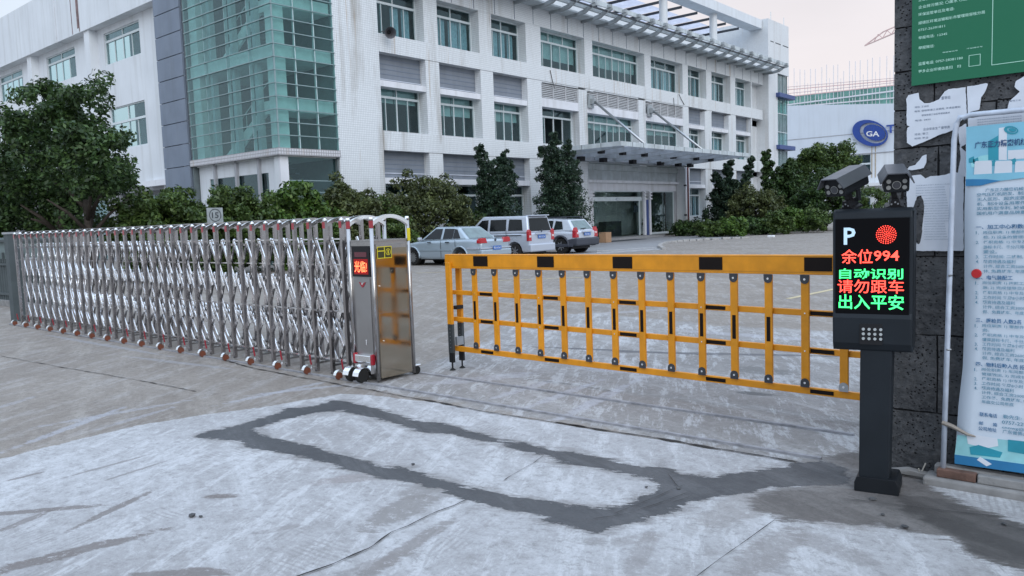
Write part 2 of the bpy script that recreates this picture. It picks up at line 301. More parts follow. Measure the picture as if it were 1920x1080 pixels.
SILV2 = simple('pale_silver_car_paint', (0.50, 0.54, 0.62), 0.34, 0.35, var=0.02, coat=0.6)
SILV3 = simple('light_silver_suv_paint', (0.56, 0.60, 0.67), 0.34, 0.35, var=0.02, coat=0.6)
CLAD = simple('dark_grey_cladding', (0.055, 0.06, 0.075), 0.6)
CGLS = simple('dark_car_glass', (0.008, 0.010, 0.012), 0.08, 0.0, spec=0.32, var=0.2)
CGLS2 = simple('pale_car_glass', (0.14, 0.20, 0.21), 0.12, 0.0, spec=0.4, var=0.3)
TAIL = simple('red_tail_lamp', (0.42, 0.012, 0.02), 0.2, coat=1.0); TAILW = simple('clear_lamp', (0.7, 0.55, 0.55), 0.2, coat=1)
PLATE = simple('blue_plate', (0.04, 0.13, 0.42), 0.5); PLW = simple('plate_white', (0.75, 0.78, 0.8), 0.5)
HUB = simple('wheel_alloy', (0.40, 0.41, 0.43), 0.35, 0.8)
CARD = simple('cardboard', (0.36, 0.22, 0.13), 0.85)
SIGNG = simple('green_sign_board', (0.004, 0.13, 0.06), 0.6, var=0.04, sc=1)
SIGNT = simple('pale_sign_print', (0.45, 0.75, 0.62), 0.6)
PAPER = simple('weathered_paper', (0.62, 0.66, 0.73), 0.85, var=0.08, sc=9)
INK = simple('faded_ink', (0.16, 0.20, 0.27), 0.9); INKL = simple('light_ink', (0.30, 0.36, 0.44), 0.9)
BAN = simple('banner_vinyl', (0.55, 0.62, 0.70), 0.5, var=0.04, sc=1.3)
BANT = simple('banner_teal', (0.02, 0.27, 0.36), 0.5, var=0.15, sc=6); BANC = simple('banner_cyan', (0.20, 0.48, 0.62), 0.5, var=0.15, sc=4)
BANB = simple('banner_blue', (0.02, 0.17, 0.36), 0.5, var=0.1, sc=5); BANW = simple('banner_white', (0.62, 0.66, 0.72), 0.5)
BANN = simple('banner_navy', (0.02, 0.07, 0.18), 0.5); BANK = simple('banner_text', (0.03, 0.13, 0.27), 0.5); BANG = simple('banner_small_text', (0.09, 0.23, 0.33), 0.5); BANA = simple('banner_aqua', (0.28, 0.60, 0.64), 0.5, var=0.2, sc=8)
BRICK = simple('old_brick', (0.15, 0.085, 0.065), 0.9, var=0.4, sc=14, bm=0.5)
RENDER_ = simple('cement_render', (0.24, 0.235, 0.23), 0.9, var=0.3, sc=7, bm=0.4)
NET = simple('green_scaffold_net', (0.20, 0.40, 0.34), 0.9, var=0.35, sc=0.5)
NETP = simple('pale_pink_rail', (0.55, 0.42, 0.42), 0.8); POLE = simple('grey_scaffold_pole', (0.62, 0.60, 0.62), 0.8)  # pole grey is lightened to carry distance haze in its colour
CRANE = simple('faded_red_crane', (0.60, 0.40, 0.38), 0.7)
FENCE = simple('grey_green_fence_paint', (0.075, 0.09, 0.095), 0.6)
YLINE = simple('worn_yellow_line', (0.50, 0.42, 0.26), 0.8, var=0.3, sc=10)
def stone_mat():
    s = NB('pitted_dark_stone'); p = s.pos()
    n1 = s.noise(p, 3, 6, 0.65); n2 = s.noise(p, 26, 4, 0.6)
    cc = s.mix(s.rng(n1, 0.3, 0.7), (0.030, 0.032, 0.036), (0.095, 0.098, 0.103)); cc = s.mix(s.rng(n2, 0.45, 0.7, 0, 0.7), cc, (0.12, 0.12, 0.125))
    v = s.n('TexVoronoi'); v.inputs['Scale'].default_value = 42; s.l(s.mapv(p, (1, 1, 1.3)), v.inputs['Vector'])
    pit = s.ma('MULTIPLY', s.rng(v.outputs['Distance'], 0.14, 0.26, 1.0, 0.0), s.rng(s.noise(p, 11, 4), 0.42, 0.54))
    cc = s.mix(pit, cc, (0.006, 0.006, 0.007))
    z = s.n('SeparateXYZ'); s.l(p, z.inputs[0])
    h = s.ma('SUBTRACT', s.ma('ADD', s.ma('MULTIPLY', n1, 0.8), s.ma('MULTIPLY', n2, 0.5)), s.ma('MULTIPLY', pit, 1.3))
    return s.fin(cc, 0.8, 0, s.bump(h, 1.0, 0.03), 0.2)
STONE = stone_mat(); MORTAR = simple('dark_mortar', (0.018, 0.018, 0.02), 0.95, sc=8)
LEDR = emit('led_red', (1.0, 0.06, 0.04), 3.2); LEDG = emit('led_green', (0.05, 1.0, 0.22), 2.2); LEDO = emit('led_orange_red', (1.0, 0.16, 0.06), 3.5)
LETP = simple('pale_letter', (0.55, 0.72, 0.85), 0.5, emis=(0.4, 0.6, 0.8), es=0.25)
SCR = simple('black_screen', (0.003, 0.003, 0.004), 0.5, spec=0.08)
LENS = simple('lens_glass', (0.03, 0.03, 0.035), 0.1, coat=1); IRL = simple('infrared_lamp', (0.25, 0.25, 0.24), 0.3)

# ------------------------------------------------------------------ mesh helpers
ORG = {}
def thing(name, label, cat, loc=(0, 0, 0), group=None):
    o = bpy.data.objects.new(name, None); col.objects.link(o); o.location = loc; o.empty_display_size = 0.2
    o['label'] = label; o['category'] = cat
    if group: o['group'] = group
    ORG[o.name] = Vector(loc); return o
def tag(o, label, cat, group=None):
    o['label'] = label; o['category'] = cat
    if group: o['group'] = group
    return o
def link(name, me, parent=None, kind=None):
    o = bpy.data.objects.new(name, me); col.objects.link(o)
    if parent is not None: o.parent = parent; ORG[o.name] = ORG.get(parent.name, Vector((0, 0, 0)))
    if kind: o['kind'] = kind
    return o
class MB:
    def __init__(s): s.v = []; s.f = []; s.mi = []; s.cur = 0
    def add(s, vs, fs):
        b = len(s.v); s.v += [tuple(x) for x in vs]; s.f += [tuple(b + i for i in f) for f in fs]; s.mi += [s.cur] * len(fs); return s
    def box(s, x0, x1, y0, y1, z0, z1):
        x0, x1 = min(x0, x1), max(x0, x1); y0, y1 = min(y0, y1), max(y0, y1); z0, z1 = min(z0, z1), max(z0, z1)
        return s.add([(x0, y0, z0), (x1, y0, z0), (x1, y1, z0), (x0, y1, z0), (x0, y0, z1), (x1, y0, z1), (x1, y1, z1), (x0, y1, z1)],
            [(0, 3, 2, 1), (4, 5, 6, 7), (0, 1, 5, 4), (1, 2, 6, 5), (2, 3, 7, 6), (3, 0, 4, 7)])
    def beam(s, a, b, w, h, up=(0, 0, 1)):
        a = Vector(a); b = Vector(b); d = (b - a).normalized(); up = Vector(up)
        if abs(d.dot(up)) > 0.99: up = Vector((0, 1, 0))
        sx = d.cross(up).normalized(); sy = sx.cross(d).normalized(); sx *= w / 2; sy *= h / 2
        return s.add([a - sx - sy, a + sx - sy, a + sx + sy, a - sx + sy, b - sx - sy, b + sx - sy, b + sx + sy, b - sx + sy],
            [(0, 1, 2, 3), (7, 6, 5, 4), (0, 4, 5, 1), (1, 5, 6, 2), (2, 6, 7, 3), (3, 7, 4, 0)])
    def cyl(s, a, b, r, n=12, r2=None, caps=True):
        a = Vector(a); b = Vector(b); d = (b - a).normalized(); u = Vector((0, 0, 1)) if abs(d.z) < 0.9 else Vector((1, 0, 0))
        sx = d.cross(u).normalized(); sy = d.cross(sx).normalized(); r2 = r if r2 is None else r2
        vs = []
        for c, rr in ((a, r), (b, r2)):
            for i in range(n): t = 2 * math.pi * i / n; vs.append(c + sx * math.cos(t) * rr + sy * math.sin(t) * rr)
        fs = [(i, i + n, (i + 1) % n + n, (i + 1) % n) for i in range(n)]
        if caps: fs += [tuple(range(n)), tuple(range(2 * n - 1, n - 1, -1))]
        return s.add(vs, fs)
    def tube(s, pts, r, n=8):
        pts = [Vector(p) for p in pts]; vs = []; rs = r if isinstance(r, (list, tuple)) else [r] * len(pts)
        for i, p in enumerate(pts):
            d = (pts[min(i + 1, len(pts) - 1)] - pts[max(i - 1, 0)]).normalized(); u = Vector((0, 0, 1)) if abs(d.z) < 0.95 else Vector((0, 1, 0))
            sx = d.cross(u).normalized(); sy = d.cross(sx).normalized()
            for k in range(n): t = 2 * math.pi * k / n; vs.append(p + sx * math.cos(t) * rs[i] + sy * math.sin(t) * rs[i])
        fs = [(i * n + k, (i + 1) * n + k, (i + 1) * n + (k + 1) % n, i * n + (k + 1) % n) for i in range(len(pts) - 1) for k in range(n)]
        fs += [tuple(range(n)), tuple(range(len(pts) * n - 1, len(pts) * n - n - 1, -1))]
        return s.add(vs, fs)
    def prism(s, poly, o, ux, uy, t):
        # polygon in plane (o, ux, uy) thickened by vector t
        o = Vector(o); ux = Vector(ux); uy = Vector(uy); t = Vector(t); n = len(poly)
        a = [o + ux * p[0] + uy * p[1] for p in poly]; b = [p + t for p in a]
        tri = tessellate_polygon([[Vector((p[0], p[1], 0)) for p in poly]])
        fs = [tuple(x) for x in tri] + [tuple(i + n for i in reversed(x)) for x in tri]
        fs += [(i, (i + 1) % n, (i + 1) % n + n, i + n) for i in range(n)]
        return s.add(a + b, fs)
    def quad(s, a, b, c, d): return s.add([a, b, c, d], [(0, 1, 2, 3)])
    def mesh(s, name, mats, off=Vector((0, 0, 0)), smooth=False):
        me = bpy.data.meshes.new(name); me.from_pydata([tuple(Vector(v) - off) for v in s.v], [], s.f)
        for m_ in (mats if isinstance(mats, (list, tuple)) else [mats]): me.materials.append(m_)
        if len(me.materials) > 1: me.polygons.foreach_set('material_index', s.mi)
        bm = bmesh.new(); bm.from_mesh(me); bmesh.ops.recalc_face_normals(bm, faces=bm.faces); bm.to_mesh(me); bm.free()
        if smooth: me.polygons.foreach_set('use_smooth', [True] * len(me.polygons))
        me.update(); return me
    def build(s, name, mats, parent=None, kind=None, smooth=False, bevel=0, local=False, seg=2):
        off = Vector((0, 0, 0)) if (parent is None or local) else ORG.get(parent.name, Vector((0, 0, 0)))
        o = link(name, s.mesh(name, mats, off, smooth), parent, kind)
        if bevel:
            b = o.modifiers.new('bevel', 'BEVEL'); b.width = bevel; b.segments = seg; b.limit_method = 'ANGLE'; b.angle_limit = R(35)
        return o
def part(name, mat_, parent, *boxes, **kw):
    b = MB()
    for q in boxes: b.box(*q)
    return b.build(name, mat_, parent, **kw)
UNIT = {}
def piece(name, mat_, parent, x0, x1, y0, y1, z0, z1):
    k = mat_.name
    if k not in UNIT: UNIT[k] = MB().box(-.5, .5, -.5, .5, -.5, .5).mesh('unit_' + k, mat_)
    o = link(name, UNIT[k], parent); off = ORG.get(parent.name, Vector((0, 0, 0))) if parent else Vector((0, 0, 0))
    o.location = Vector(((x0 + x1) / 2, (y0 + y1) / 2, (z0 + z1) / 2)) - off; o.scale = (abs(x1 - x0), abs(y1 - y0), abs(z1 - z0)); return o
def inst(name, me, parent, loc, rot=(0, 0, 0), sc=(1, 1, 1)):
    o = link(name, me, parent); off = ORG.get(parent.name, Vector((0, 0, 0))) if parent else Vector((0, 0, 0))
    o.location = Vector(loc) - off; o.rotation_euler = rot; o.scale = sc; return o
def copy_tree(o, parent=None, loc=None, label=None, name=None):
    c = o.copy(); col.objects.link(c)
    if parent: c.parent = parent
    for ch in o.children: copy_tree(ch, c)
    if loc is not None: c.location = loc
    if label: c['label'] = label
    return c

def text_mesh(name, txt, mat_, o, ux, uy, nrm, w_, h, parent, thick=0.0, bold=0.0, stretch=True, align='L', spacing=1.0):
    """lettering laid on the plane o + ux*a + uy*b; fitted to width w_ and height h (metres)"""
    cu = bpy.data.curves.new(name, 'FONT'); cu.body = txt; cu.size = 1; cu.resolution_u = 2; cu.offset = bold; cu.space_character = spacing
    cu.fill_mode = 'FRONT'
    to = bpy.data.objects.new(name, cu); col.objects.link(to)
    dg = bpy.context.evaluated_depsgraph_get(); me = bpy.data.meshes.new_from_object(to.evaluated_get(dg))
    bpy.data.objects.remove(to); bpy.data.curves.remove(cu)
    n = len(me.vertices); a = np.empty(n * 3); me.vertices.foreach_get('co', a); a = a.reshape(-1, 3)
    if n == 0: return None
    mn = a.min(0); mxv = a.max(0)
    if stretch: sx = w_ / (mxv[0] - mn[0]); sy = h / (mxv[1] - mn[1])
    else: sy = h; sx = w_ if w_ else sy; mn[1] = 0; mn[0] = 0; 
    o = Vector(o); ux = Vector(ux).normalized(); uy = Vector(uy).normalized()
    off = ORG.get(parent.name, Vector((0, 0, 0)))
    P = np.array(o - off)[None, :] + (a[:, 0:1] - mn[0]) * sx * np.array(ux)[None, :] + (a[:, 1:2] - mn[1]) * sy * np.array(uy)[None, :]
    me.vertices.foreach_set('co', P.astype('f').ravel()); me.materials.clear(); me.materials.append(mat_); me.name = name; me.update()
    return link(name, me, parent)

def jag(poly, step, amp, seed=0, closed=True):
    out = []; n = len(poly)
    for i in range(n if closed else n - 1):
        a = Vector((*poly[i], 0)); b = Vector((*poly[(i + 1) % n], 0)); L = (b - a).length; k = max(1, int(L / step))
        nr = Vector((-(b - a).y, (b - a).x, 0)).normalized() if L > 0 else Vector()
        for j in range(k):
            p = a.lerp(b, j / k); q = Vector((p.x * 3.1 + seed, p.y * 3.1, seed))
            d = noise.noise(q) + 0.7 * noise.noise(q * 2.7) + 0.5 * noise.noise(q * 7.1) + 0.35 * noise.noise(q * 17)
            out.append((p.x + nr.x * d * amp, p.y + nr.y * d * amp))
    return out
def sheet(name, polys, z, mat_, kind='structure', parent=None, thick=0.0):
    vs = []; 
    for pl in polys: vs += [Vector((x, y, z)) for x, y in pl]
    tri = tessellate_polygon([[Vector((x, y, 0)) for x, y in pl] for pl in polys])
    me = bpy.data.meshes.new(name); me.from_pydata([tuple(v) for v in vs], [], [tuple(t) for t in tri]); me.materials.append(mat_)
    bm = bmesh.new(); bm.from_mesh(me)
    for f in bm.faces:
        f.normal_update()
        if f.normal.z < 0: f.normal_flip()
    bm.to_mesh(me); bm.free()
    return link(name, me, parent, kind)

# ================================================================== THE GROUND
me = bpy.data.meshes.new('yard_ground'); me.from_pydata([(-500, -150, -0.004), (300, -150, -0.004), (300, 700, -0.004), (-500, 700, -0.004)], [], [(0, 1, 2, 3)])
me.materials.append(C_GROUND); link('yard_ground', me, None, 'structure')
def gpoly(pts): return [G(u, v) for u, v in pts]
inner = [(-6.3, 4.85), (-4.5, 4.82), (-3.2, 4.85), (-2.0, 4.85), (-1.35, 4.95), (-1.35, 7.5), (-1.3, 9.8), (-2.5, 10.6), (-5, 10.3), (-7.5, 10.8), (-8.2, 9.5), (-7.2, 8.0), (-6.6, 6.4)]
pale = gpoly([(-260, 930), (-100, 893), (0, 862), (130, 828), (260, 797), (400, 775), (500, 763), (560, 752), (640, 738), (720, 744)]) + [(-5.0, 4.80), (-4.2, 4.79), (-3.2, 4.82), (-2.3, 4.86), (-1.7, 4.9), (-1.3, 4.92), (-0.9, 4.95), (1.5, 4.7), (6, 4.4), (6, -6), (-8, -6), (-12, 0)]
kk = lambda x, y: (340 + x / 2, 700 + y / 2)
kt = lambda x, y: (1200 + x / 2.571, 660 + y / 2.571)
outer = [kk(*p) for p in [(45, 240), (80, 220), (190, 200), (290, 170), (360, 150), (390, 130), (500, 122), (570, 100), (640, 110), (720, 130), (800, 150), (900, 180), (1000, 190), (1100, 220), (1200, 250), (1300, 262), (1400, 290), (1500, 300), (1600, 325), (1720, 345), (1820, 350)]]
outer += [kt(*p) for p in [(120, 545), (200, 590), (350, 603), (500, 578), (600, 562), (700, 548), (880, 520), (1000, 560), (1010, 640), (900, 640), (780, 650), (640, 655), (540, 675), (400, 692), (250, 725), (160, 765), (120, 785), (0, 818)]]
outer += [kk(*p) for p in [(1600, 582), (1545, 617), (1510, 590), (1400, 565), (1300, 525), (1200, 505), (1100, 490), (1060, 475), (980, 440), (880, 415), (760, 400), (690, 375), (600, 355), (510, 330), (380, 300), (300, 290), (240, 270), (180, 250), (120, 245)]]
hole = [kk(*p) for p in [(265, 205), (300, 200), (400, 170), (500, 150), (600, 140), (660, 155), (780, 180), (880, 215), (1000, 230), (1100, 250), (1200, 265), (1290, 300), (1380, 310), (1420, 335), (1520, 350), (1640, 370), (1740, 390), (1780, 410), (1770, 440), (1690, 480), (1600, 505), (1530, 500), (1450, 495), (1350, 480), (1230, 455), (1140, 430), (1060, 420), (950, 395), (890, 370), (850, 355), (780, 350), (700, 330), (600, 305), (540, 290), (480, 270), (380, 250), (330, 235), (290, 230)]]
mud = [kt(*p) for p in [(860, 500), (1050, 480), (1260, 560), (1380, 590), (1400, 640), (1480, 690), (1560, 730), (1660, 755), (1760, 800), (1851, 830), (2000, 900), (2000, 1130), (1851, 1045), (1700, 1020), (1600, 985), (1480, 900), (1380, 868), (1290, 858), (1100, 850), (880, 815), (700, 810), (560, 770), (500, 700), (640, 660), (800, 640), (880, 600)]]
mud2 = [kt(*p) for p in [(1230, 690), (1380, 700), (1560, 740), (1851, 840), (1990, 880), (1990, 1080), (1851, 1020), (1700, 1000), (1600, 960), (1500, 880), (1400, 820), (1280, 770)]]
def sdf(P, poly):
    """signed distance of points to a closed polygon, positive inside"""
    a = np.array(poly); b = np.roll(a, -1, 0); best = np.full(len(P), 1e9); ins = np.zeros(len(P), bool)
    for (ax, ay), (bx, by_) in zip(a, b):
        dx, dy = bx - ax, by_ - ay; L = dx * dx + dy * dy + 1e-12; t = np.clip(((P[:, 0] - ax) * dx + (P[:, 1] - ay) * dy) / L, 0, 1)
        best = np.minimum(best, (P[:, 0] - ax - t * dx) ** 2 + (P[:, 1] - ay - t * dy) ** 2)
        c = ((ay > P[:, 1]) != (by_ > P[:, 1])) & (P[:, 0] < (bx - ax) * (P[:, 1] - ay) / (by_ - ay + 1e-12) + ax); ins ^= c
    return np.where(ins, 1, -1) * np.sqrt(best)
CELL = .035; gxs = np.arange(-12.0, 2.2, CELL); gys = np.arange(.4, 11.6, CELL); nx_, ny_ = len(gxs), len(gys)
XX, YY = np.meshgrid(gxs, gys); GP = np.stack([XX.ravel(), YY.ravel()], 1)
s_out = sdf(GP, jag(gpoly(outer), .04, .008, 1)); s_in = sdf(GP, jag(gpoly(hole), .04, .008, 2)); s_c = np.minimum(s_out, -s_in)
lay = {'pale': sdf(GP, jag(pale, .1, .02, 3)), 'inner': sdf(GP, inner), 'mud': sdf(GP, gpoly(mud)), 'damp': sdf(GP, gpoly(mud2)), 'cement': s_c - .008, 'cement_halo': s_c + .035}
me = bpy.data.meshes.new('driveway_ground'); me.vertices.add(nx_ * ny_)
me.vertices.foreach_set('co', np.stack([XX.ravel(), YY.ravel(), np.full(nx_ * ny_, 0.0)], 1).astype('f').ravel())
ii = (np.arange(ny_ - 1)[:, None] * nx_ + np.arange(nx_ - 1)[None, :]).ravel(); qd = np.stack([ii, ii + 1, ii + nx_ + 1, ii + nx_], 1)
me.loops.add(len(qd) * 4); me.loops.foreach_set('vertex_index', qd.ravel().astype('i')); me.polygons.add(len(qd))
me.polygons.foreach_set('loop_start', np.arange(0, len(qd) * 4, 4, dtype='i')); me.polygons.foreach_set('loop_total', np.full(len(qd), 4, dtype='i'))
for k_, v_ in lay.items():
    at = me.attributes.new(k_, 'FLOAT', 'POINT'); at.data.foreach_set('value', (np.clip(v_ / .3, -1, 1) * .5 + .5).astype('f'))
me.materials.append(C_GROUND); me.update(calc_edges=True); link('driveway_ground', me, None, 'structure')
def crack(pts, wd, seed=0, name='ground_crack', mat_=None, z=0.0075, a=0.008):
    c = [Vector((*G(u, v), 0)) for u, v in pts]; L = []; Rr = []
    fine = []
    for i in range(len(c) - 1):
        k = max(2, int((c[i + 1] - c[i]).length / 0.03))
        fine += [c[i].lerp(c[i + 1], j / k) for j in range(k)]
    fine.append(c[-1])
    for i, p in enumerate(fine):
        d = (fine[min(i + 1, len(fine) - 1)] - fine[max(i - 1, 0)]).normalized(); nr = Vector((-d.y, d.x, 0))
        o = noise.noise(Vector((p.x * 9, p.y * 9, seed))) * a + noise.noise(Vector((p.x * 2, p.y * 2, seed))) * a * 2
        w_ = wd * (0.35 + abs(noise.noise(Vector((p.x * 5, p.y * 5, seed + 4)))) * 2.2)
        if i in (0, len(fine) - 1): w_ *= 0.1
        L.append((p.x + nr.x * (o + w_), p.y + nr.y * (o + w_))); Rr.append((p.x + nr.x * (o - w_), p.y + nr.y * (o - w_)))
    b = MB(); 
    for i in range(len(L) - 1): b.quad((*L[i], z), (*L[i + 1], z), (*Rr[i + 1], z), (*Rr[i], z))
    return b.build(name, mat_ or CRACK, None, kind='structure')
crack([(878, 937), (850, 950), (805, 967), (765, 988), (735, 1000), (715, 1014), (692, 1030), (655, 1047), (620, 1062), (570, 1078), (520, 1095)], 0.0045, 1)
crack([(1455, 975), (1400, 1015), (1350, 1050), (1300, 1088)], 0.0028, 2, a=0.0)
crack([(630, 722), (700, 733), (760, 745), (830, 757), (900, 771), (1000, 787), (1100, 803)], 0.011, 3)
crack([(1040, 792), (1100, 803), (1200, 818), (1300, 835), (1420, 855), (1500, 868)], 0.014, 4)
crack([(985, 712), (1060, 720), (1150, 735)], 0.004, 6)
crack([(945, 903), (960, 893), (1000, 870), (1020, 855)], 0.003, 5)
for i, (a_, b_) in enumerate([((1253, 890), (1272, 915)), ((1285, 910), (1150, 965)), ((1290, 925), (1190, 960)), ((1110, 975), (1190, 962)), ((1255, 945), (1300, 930)), ((1570, 935), (1915, 975)), ((1000, 986), (1035, 984))]):
    crack([a_, ((a_[0] + b_[0]) / 2, (a_[1] + b_[1]) / 2 + 1), b_], 0.002, 20 + i, a=0.003)
crack([(0, 668), (120, 690), (250, 712), (370, 735)], 0.006, 8); crack([(380, 665), (470, 690), (560, 708), (640, 722)], 0.010, 7)
yl = MB(); 
for (a, b, wd) in [((1478, 560), (1568, 541), 0.06), ((1030, 508), (1062, 506), 0.06), ((780, 512), (1010, 504), 0.05), ((880, 528), (1090, 520), 0.05)]:
    p = Vector((*G(*a), 0.0)); q = Vector((*G(*b), 0.0)); nr = (q - p).normalized().cross(Vector((0, 0, 1))) * wd
    yl.quad(p - nr, q - nr, q + nr, p + nr)
yl.build('worn_bay_lines', YLINE, None, kind='structure')
# small debris lying on the concrete
def pebble(u, v, r, seed):
    x, y = G(u, v); b = MB(); rr = random.Random(seed); vs = []
    bm = bmesh.new(); bmesh.ops.create_icosphere(bm, subdivisions=1, radius=r)
    for q in bm.verts: q.co *= 0.7 + rr.random() * 0.6; q.co.z *= 0.55
    me = bpy.data.meshes.new('pebble'); bm.to_mesh(me); bm.free(); me.materials.append(C_CEM)
    o = link('pebble', me); o.location = (x, y, 0.004 + r * 0.3); return o
for i, (u, v, r, lab) in enumerate([(360, 969, .022, 'dark clod on pale concrete left of the crack'), (377, 970, .012, 'small crumb beside the dark clod'), (774, 872, .014, 'dark pebble inside the cement loop'),
        (1636, 938, .02, 'brown stone at foot of the black kiosk'), (1697, 991, .02, 'clod in the damp mud nearest the bottom right'), (1272, 917, .012, 'crumb on cement right of the loop'), (1655, 967, .012, 'small clod in mud below the kiosk'), (1212, 915, .012, 'crumb at the right inner edge of the loop'), (1883, 985, .014, 'crumb of mud at the right edge')]):
    tag(pebble(u, v, r, i), lab, 'pebble', 'loose clods on the ground')

# gate track
trk = thing('gate_track', 'pair of thin steel gate rails set in the driveway concrete', 'rail', (-4, 5.3, 0))
for Y in (5.0, 5.66): part('rail', simple('worn_rail_steel%d' % int(Y * 100), (0.30, 0.30, 0.32), 0.6, 0.2, var=0.4, sc=10), trk, (-16.5, -1.72, Y - 0.014, Y + 0.014, 0, 0.016))

# ================================================================== OFFICE BUILDING
X0 = -28.5; XR = -29.12; TY = 18.95
ob = thing('office_building', 'white tiled three storey office block with ribbon windows and green glass stair corner', 'building', (X0, TY, 0))
part('tiled_wall', TILE, ob, (X0 - .4, X0, 22.03, 24.58, 0, 15.5))
# columns
c3f = [(27.52, 28.45), (31.5, 32.5), (35.4, 36.76), (41.14, 42.0), (48.28, 49.14), (53.72, 54.55), (57.52, 58.42), (61.8, 62.76), (65.82, 66.0)]
c2f = [(27.52, 28.45), (31.5, 32.5), (35.4, 36.7), (40.38, 41.28), (47.4, 48.32), (53.7, 54.57), (57.2, 58.33), (61.42, 62.78), (65.78, 66.0)]
for a, b in c3f: part('tiled_column', TILE, ob, (XR, X0, a, b, 9.4, 12.6))
for a, b in c2f: part('tiled_column', TILE, ob, (XR, X0, a, b, 4.9, 9.4))
for a, b in c2f[:3] + [(53.95, 54.57)] + c2f[6:]: part('tiled_column', TILE, ob, (XR, X0, a, b, 0, 4.9))
part('spandrel_band', TILE, ob, (XR, X0 + .03, 24.58, 68.2, 9.53, 10.36))
part('spandrel_band', TILE, ob, (XR, X0 + .03, 24.58, 54.0, 5.03, 5.93)); part('spandrel_band', TILE, ob, (XR, X0 + .03, 54.0, 68.2, 4.98, 5.93))
part('head_wall', TILE, ob, (XR, X0 + .015, 24.58, 68.4, 12.56, 13.56))
for y in np.arange(26.2, 68, 1.65): piece('panel_joint', SLATE, ob, X0 + .015, X0 + .022, y - .025, y + .025, 12.6, 13.5)
part('recess_wall', TILE_F, ob, (XR - .3, XR, 65.82, 68.4, 0, 12.56))
part('roof_slab', CONC_L, ob, (-44, XR + .3, 22.1, 68.35, 13.56, 13.74))
part('floor_slab', CONC_L, ob, (-44, XR, 22.1, 68.4, 9.0, 9.5)); part('floor_slab', CONC_L, ob, (-44, XR, 22.1, 68.4, 4.6, 5.0))
part('parapet', TILE_F, ob, (X0 - .3, X0 - .05, 24.6, 68.4, 13.75, 14.35))
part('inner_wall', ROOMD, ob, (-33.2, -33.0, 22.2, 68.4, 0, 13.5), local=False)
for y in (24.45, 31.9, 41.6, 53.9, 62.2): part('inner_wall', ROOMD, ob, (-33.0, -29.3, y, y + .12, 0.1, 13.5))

WN = [0]
def window(fr, p, axis, a0, a1, z0, z1, n, zt, nt_, parent, glass=GLASS, frame=ALU, blind=None, bl=0.5, fw=0.055, open_=None):
    """window in the wall plane p (axis X: faces +X, a = y; axis Y: faces -Y, a = x)"""
    def bx(b, s0, s1, d0, d1, q0, q1):
        if axis == 'X': b.box(p + d0, p + d1, s0, s1, q0, q1)
        else: b.box(s0, s1, p - d0, p - d1, q0, q1)
    b = MB()
    bx(b, a0, a1, -.05, .05, z0, z0 + fw); bx(b, a0, a1, -.05, .05, z1 - fw, z1); bx(b, a0, a0 + fw, -.05, .05, z0 + fw, z1 - fw); bx(b, a1 - fw, a1, -.05, .05, z0 + fw, z1 - fw)
    if zt: bx(b, a0 + fw, a1 - fw, -.05, .055, zt - fw, zt + fw)
    W_ = (a1 - a0 - 2 * fw)
    if zt:
        for i in range(1, nt_): c = a0 + fw + W_ * i / nt_; bx(b, c - fw / 2, c + fw / 2, -.05, .045, zt + fw, z1 - fw)
    zl = (zt - fw) if zt else z1 - fw
    for i in range(1, n):
        c = a0 + fw + W_ * i / n; ww = fw if i % 2 == 0 else fw * .62; bx(b, c - ww / 2, c + ww / 2, -.05 if i % 2 else -.05, .03, z0 + fw, zl)
    wo_ = b.build('window', frame, parent)
    def pc(name, mt, s0, s1, d0, d1, q0, q1):
        if axis == 'X': return piece(name, mt, wo_, p + d0, p + d1, s0, s1, q0, q1)
        return piece(name, mt, wo_, s0, s1, p - d0, p - d1, q0, q1)
    for i in range(n):
        if open_ is not None and i in open_: continue
        s0 = a0 + fw + W_ * i / n; dd = -.012 if i % 2 else .012
        pc('pane', glass, s0 + .02, s0 + W_ / n - .02, dd - .003, dd + .003, z0 + fw, zl)
    if zt:
        for i in range(nt_):
            s0 = a0 + fw + W_ * i / nt_; pc('pane', glass, s0 + .02, s0 + W_ / nt_ - .02, -.003, .003, zt + fw, z1 - fw)
    WN[0] += 1; rr = random.Random(WN[0] * 13)
    if blind is BLIND and rr.random() < .3: blind = BLIND2
    if blind:
        bl = bl * rr.uniform(.75, 1.15)
        if blind is CURT:
            for i in range(n):
                if rr.random() < .78:
                    s0 = a0 + fw + W_ * i / n; w1 = W_ / n * (.6 + .4 * rr.random())
                    bb = MB(); k = 14; pts = [(s0 + w1 * j / k, .02 * math.sin(j * 2.4)) for j in range(k + 1)]
                    for j in range(k):
                        (s_a, d_a), (s_b, d_b) = pts[j], pts[j + 1]
                        if axis == 'X': bb.quad((p - .16 + d_a, s_a, z0), (p - .16 + d_b, s_b, z0), (p - .16 + d_b, s_b, zl), (p - .16 + d_a, s_a, zl))
                        else: bb.quad((s_a, p + .16 + d_a, z0), (s_b, p + .16 + d_b, z0), (s_b, p + .16 + d_b, zl), (s_a, p + .16 + d_a, zl))
                    bb.build('curtain', CURT, wo_)
        else:
            zb = z1 - (z1 - z0) * bl
            for i in range(max(1, n // 2)):
                s0 = a0 + fw + W_ * i / max(1, n // 2)
                pc('blind', blind, s0 + .03, s0 + W_ / max(1, n // 2) - .03, -.20, -.19, zb + rr.uniform(-.08, .08), z1 - .02)
    return wo_
bays3 = [(24.58, 27.52, 4, 2, CURT), (28.45, 31.5, 4, 2, CURT), (32.5, 35.4, 4, 2, CURT), (36.76, 41.14, 5, 3, BLIND), (42.0, 48.28, 8, 4, BLIND), (49.14, 53.72, 5, 3, CURT), (54.55, 57.52, 4, 2, CURT), (58.42, 61.8, 4, 2, CURT), (62.76, 65.82, 4, 2, CURT)]
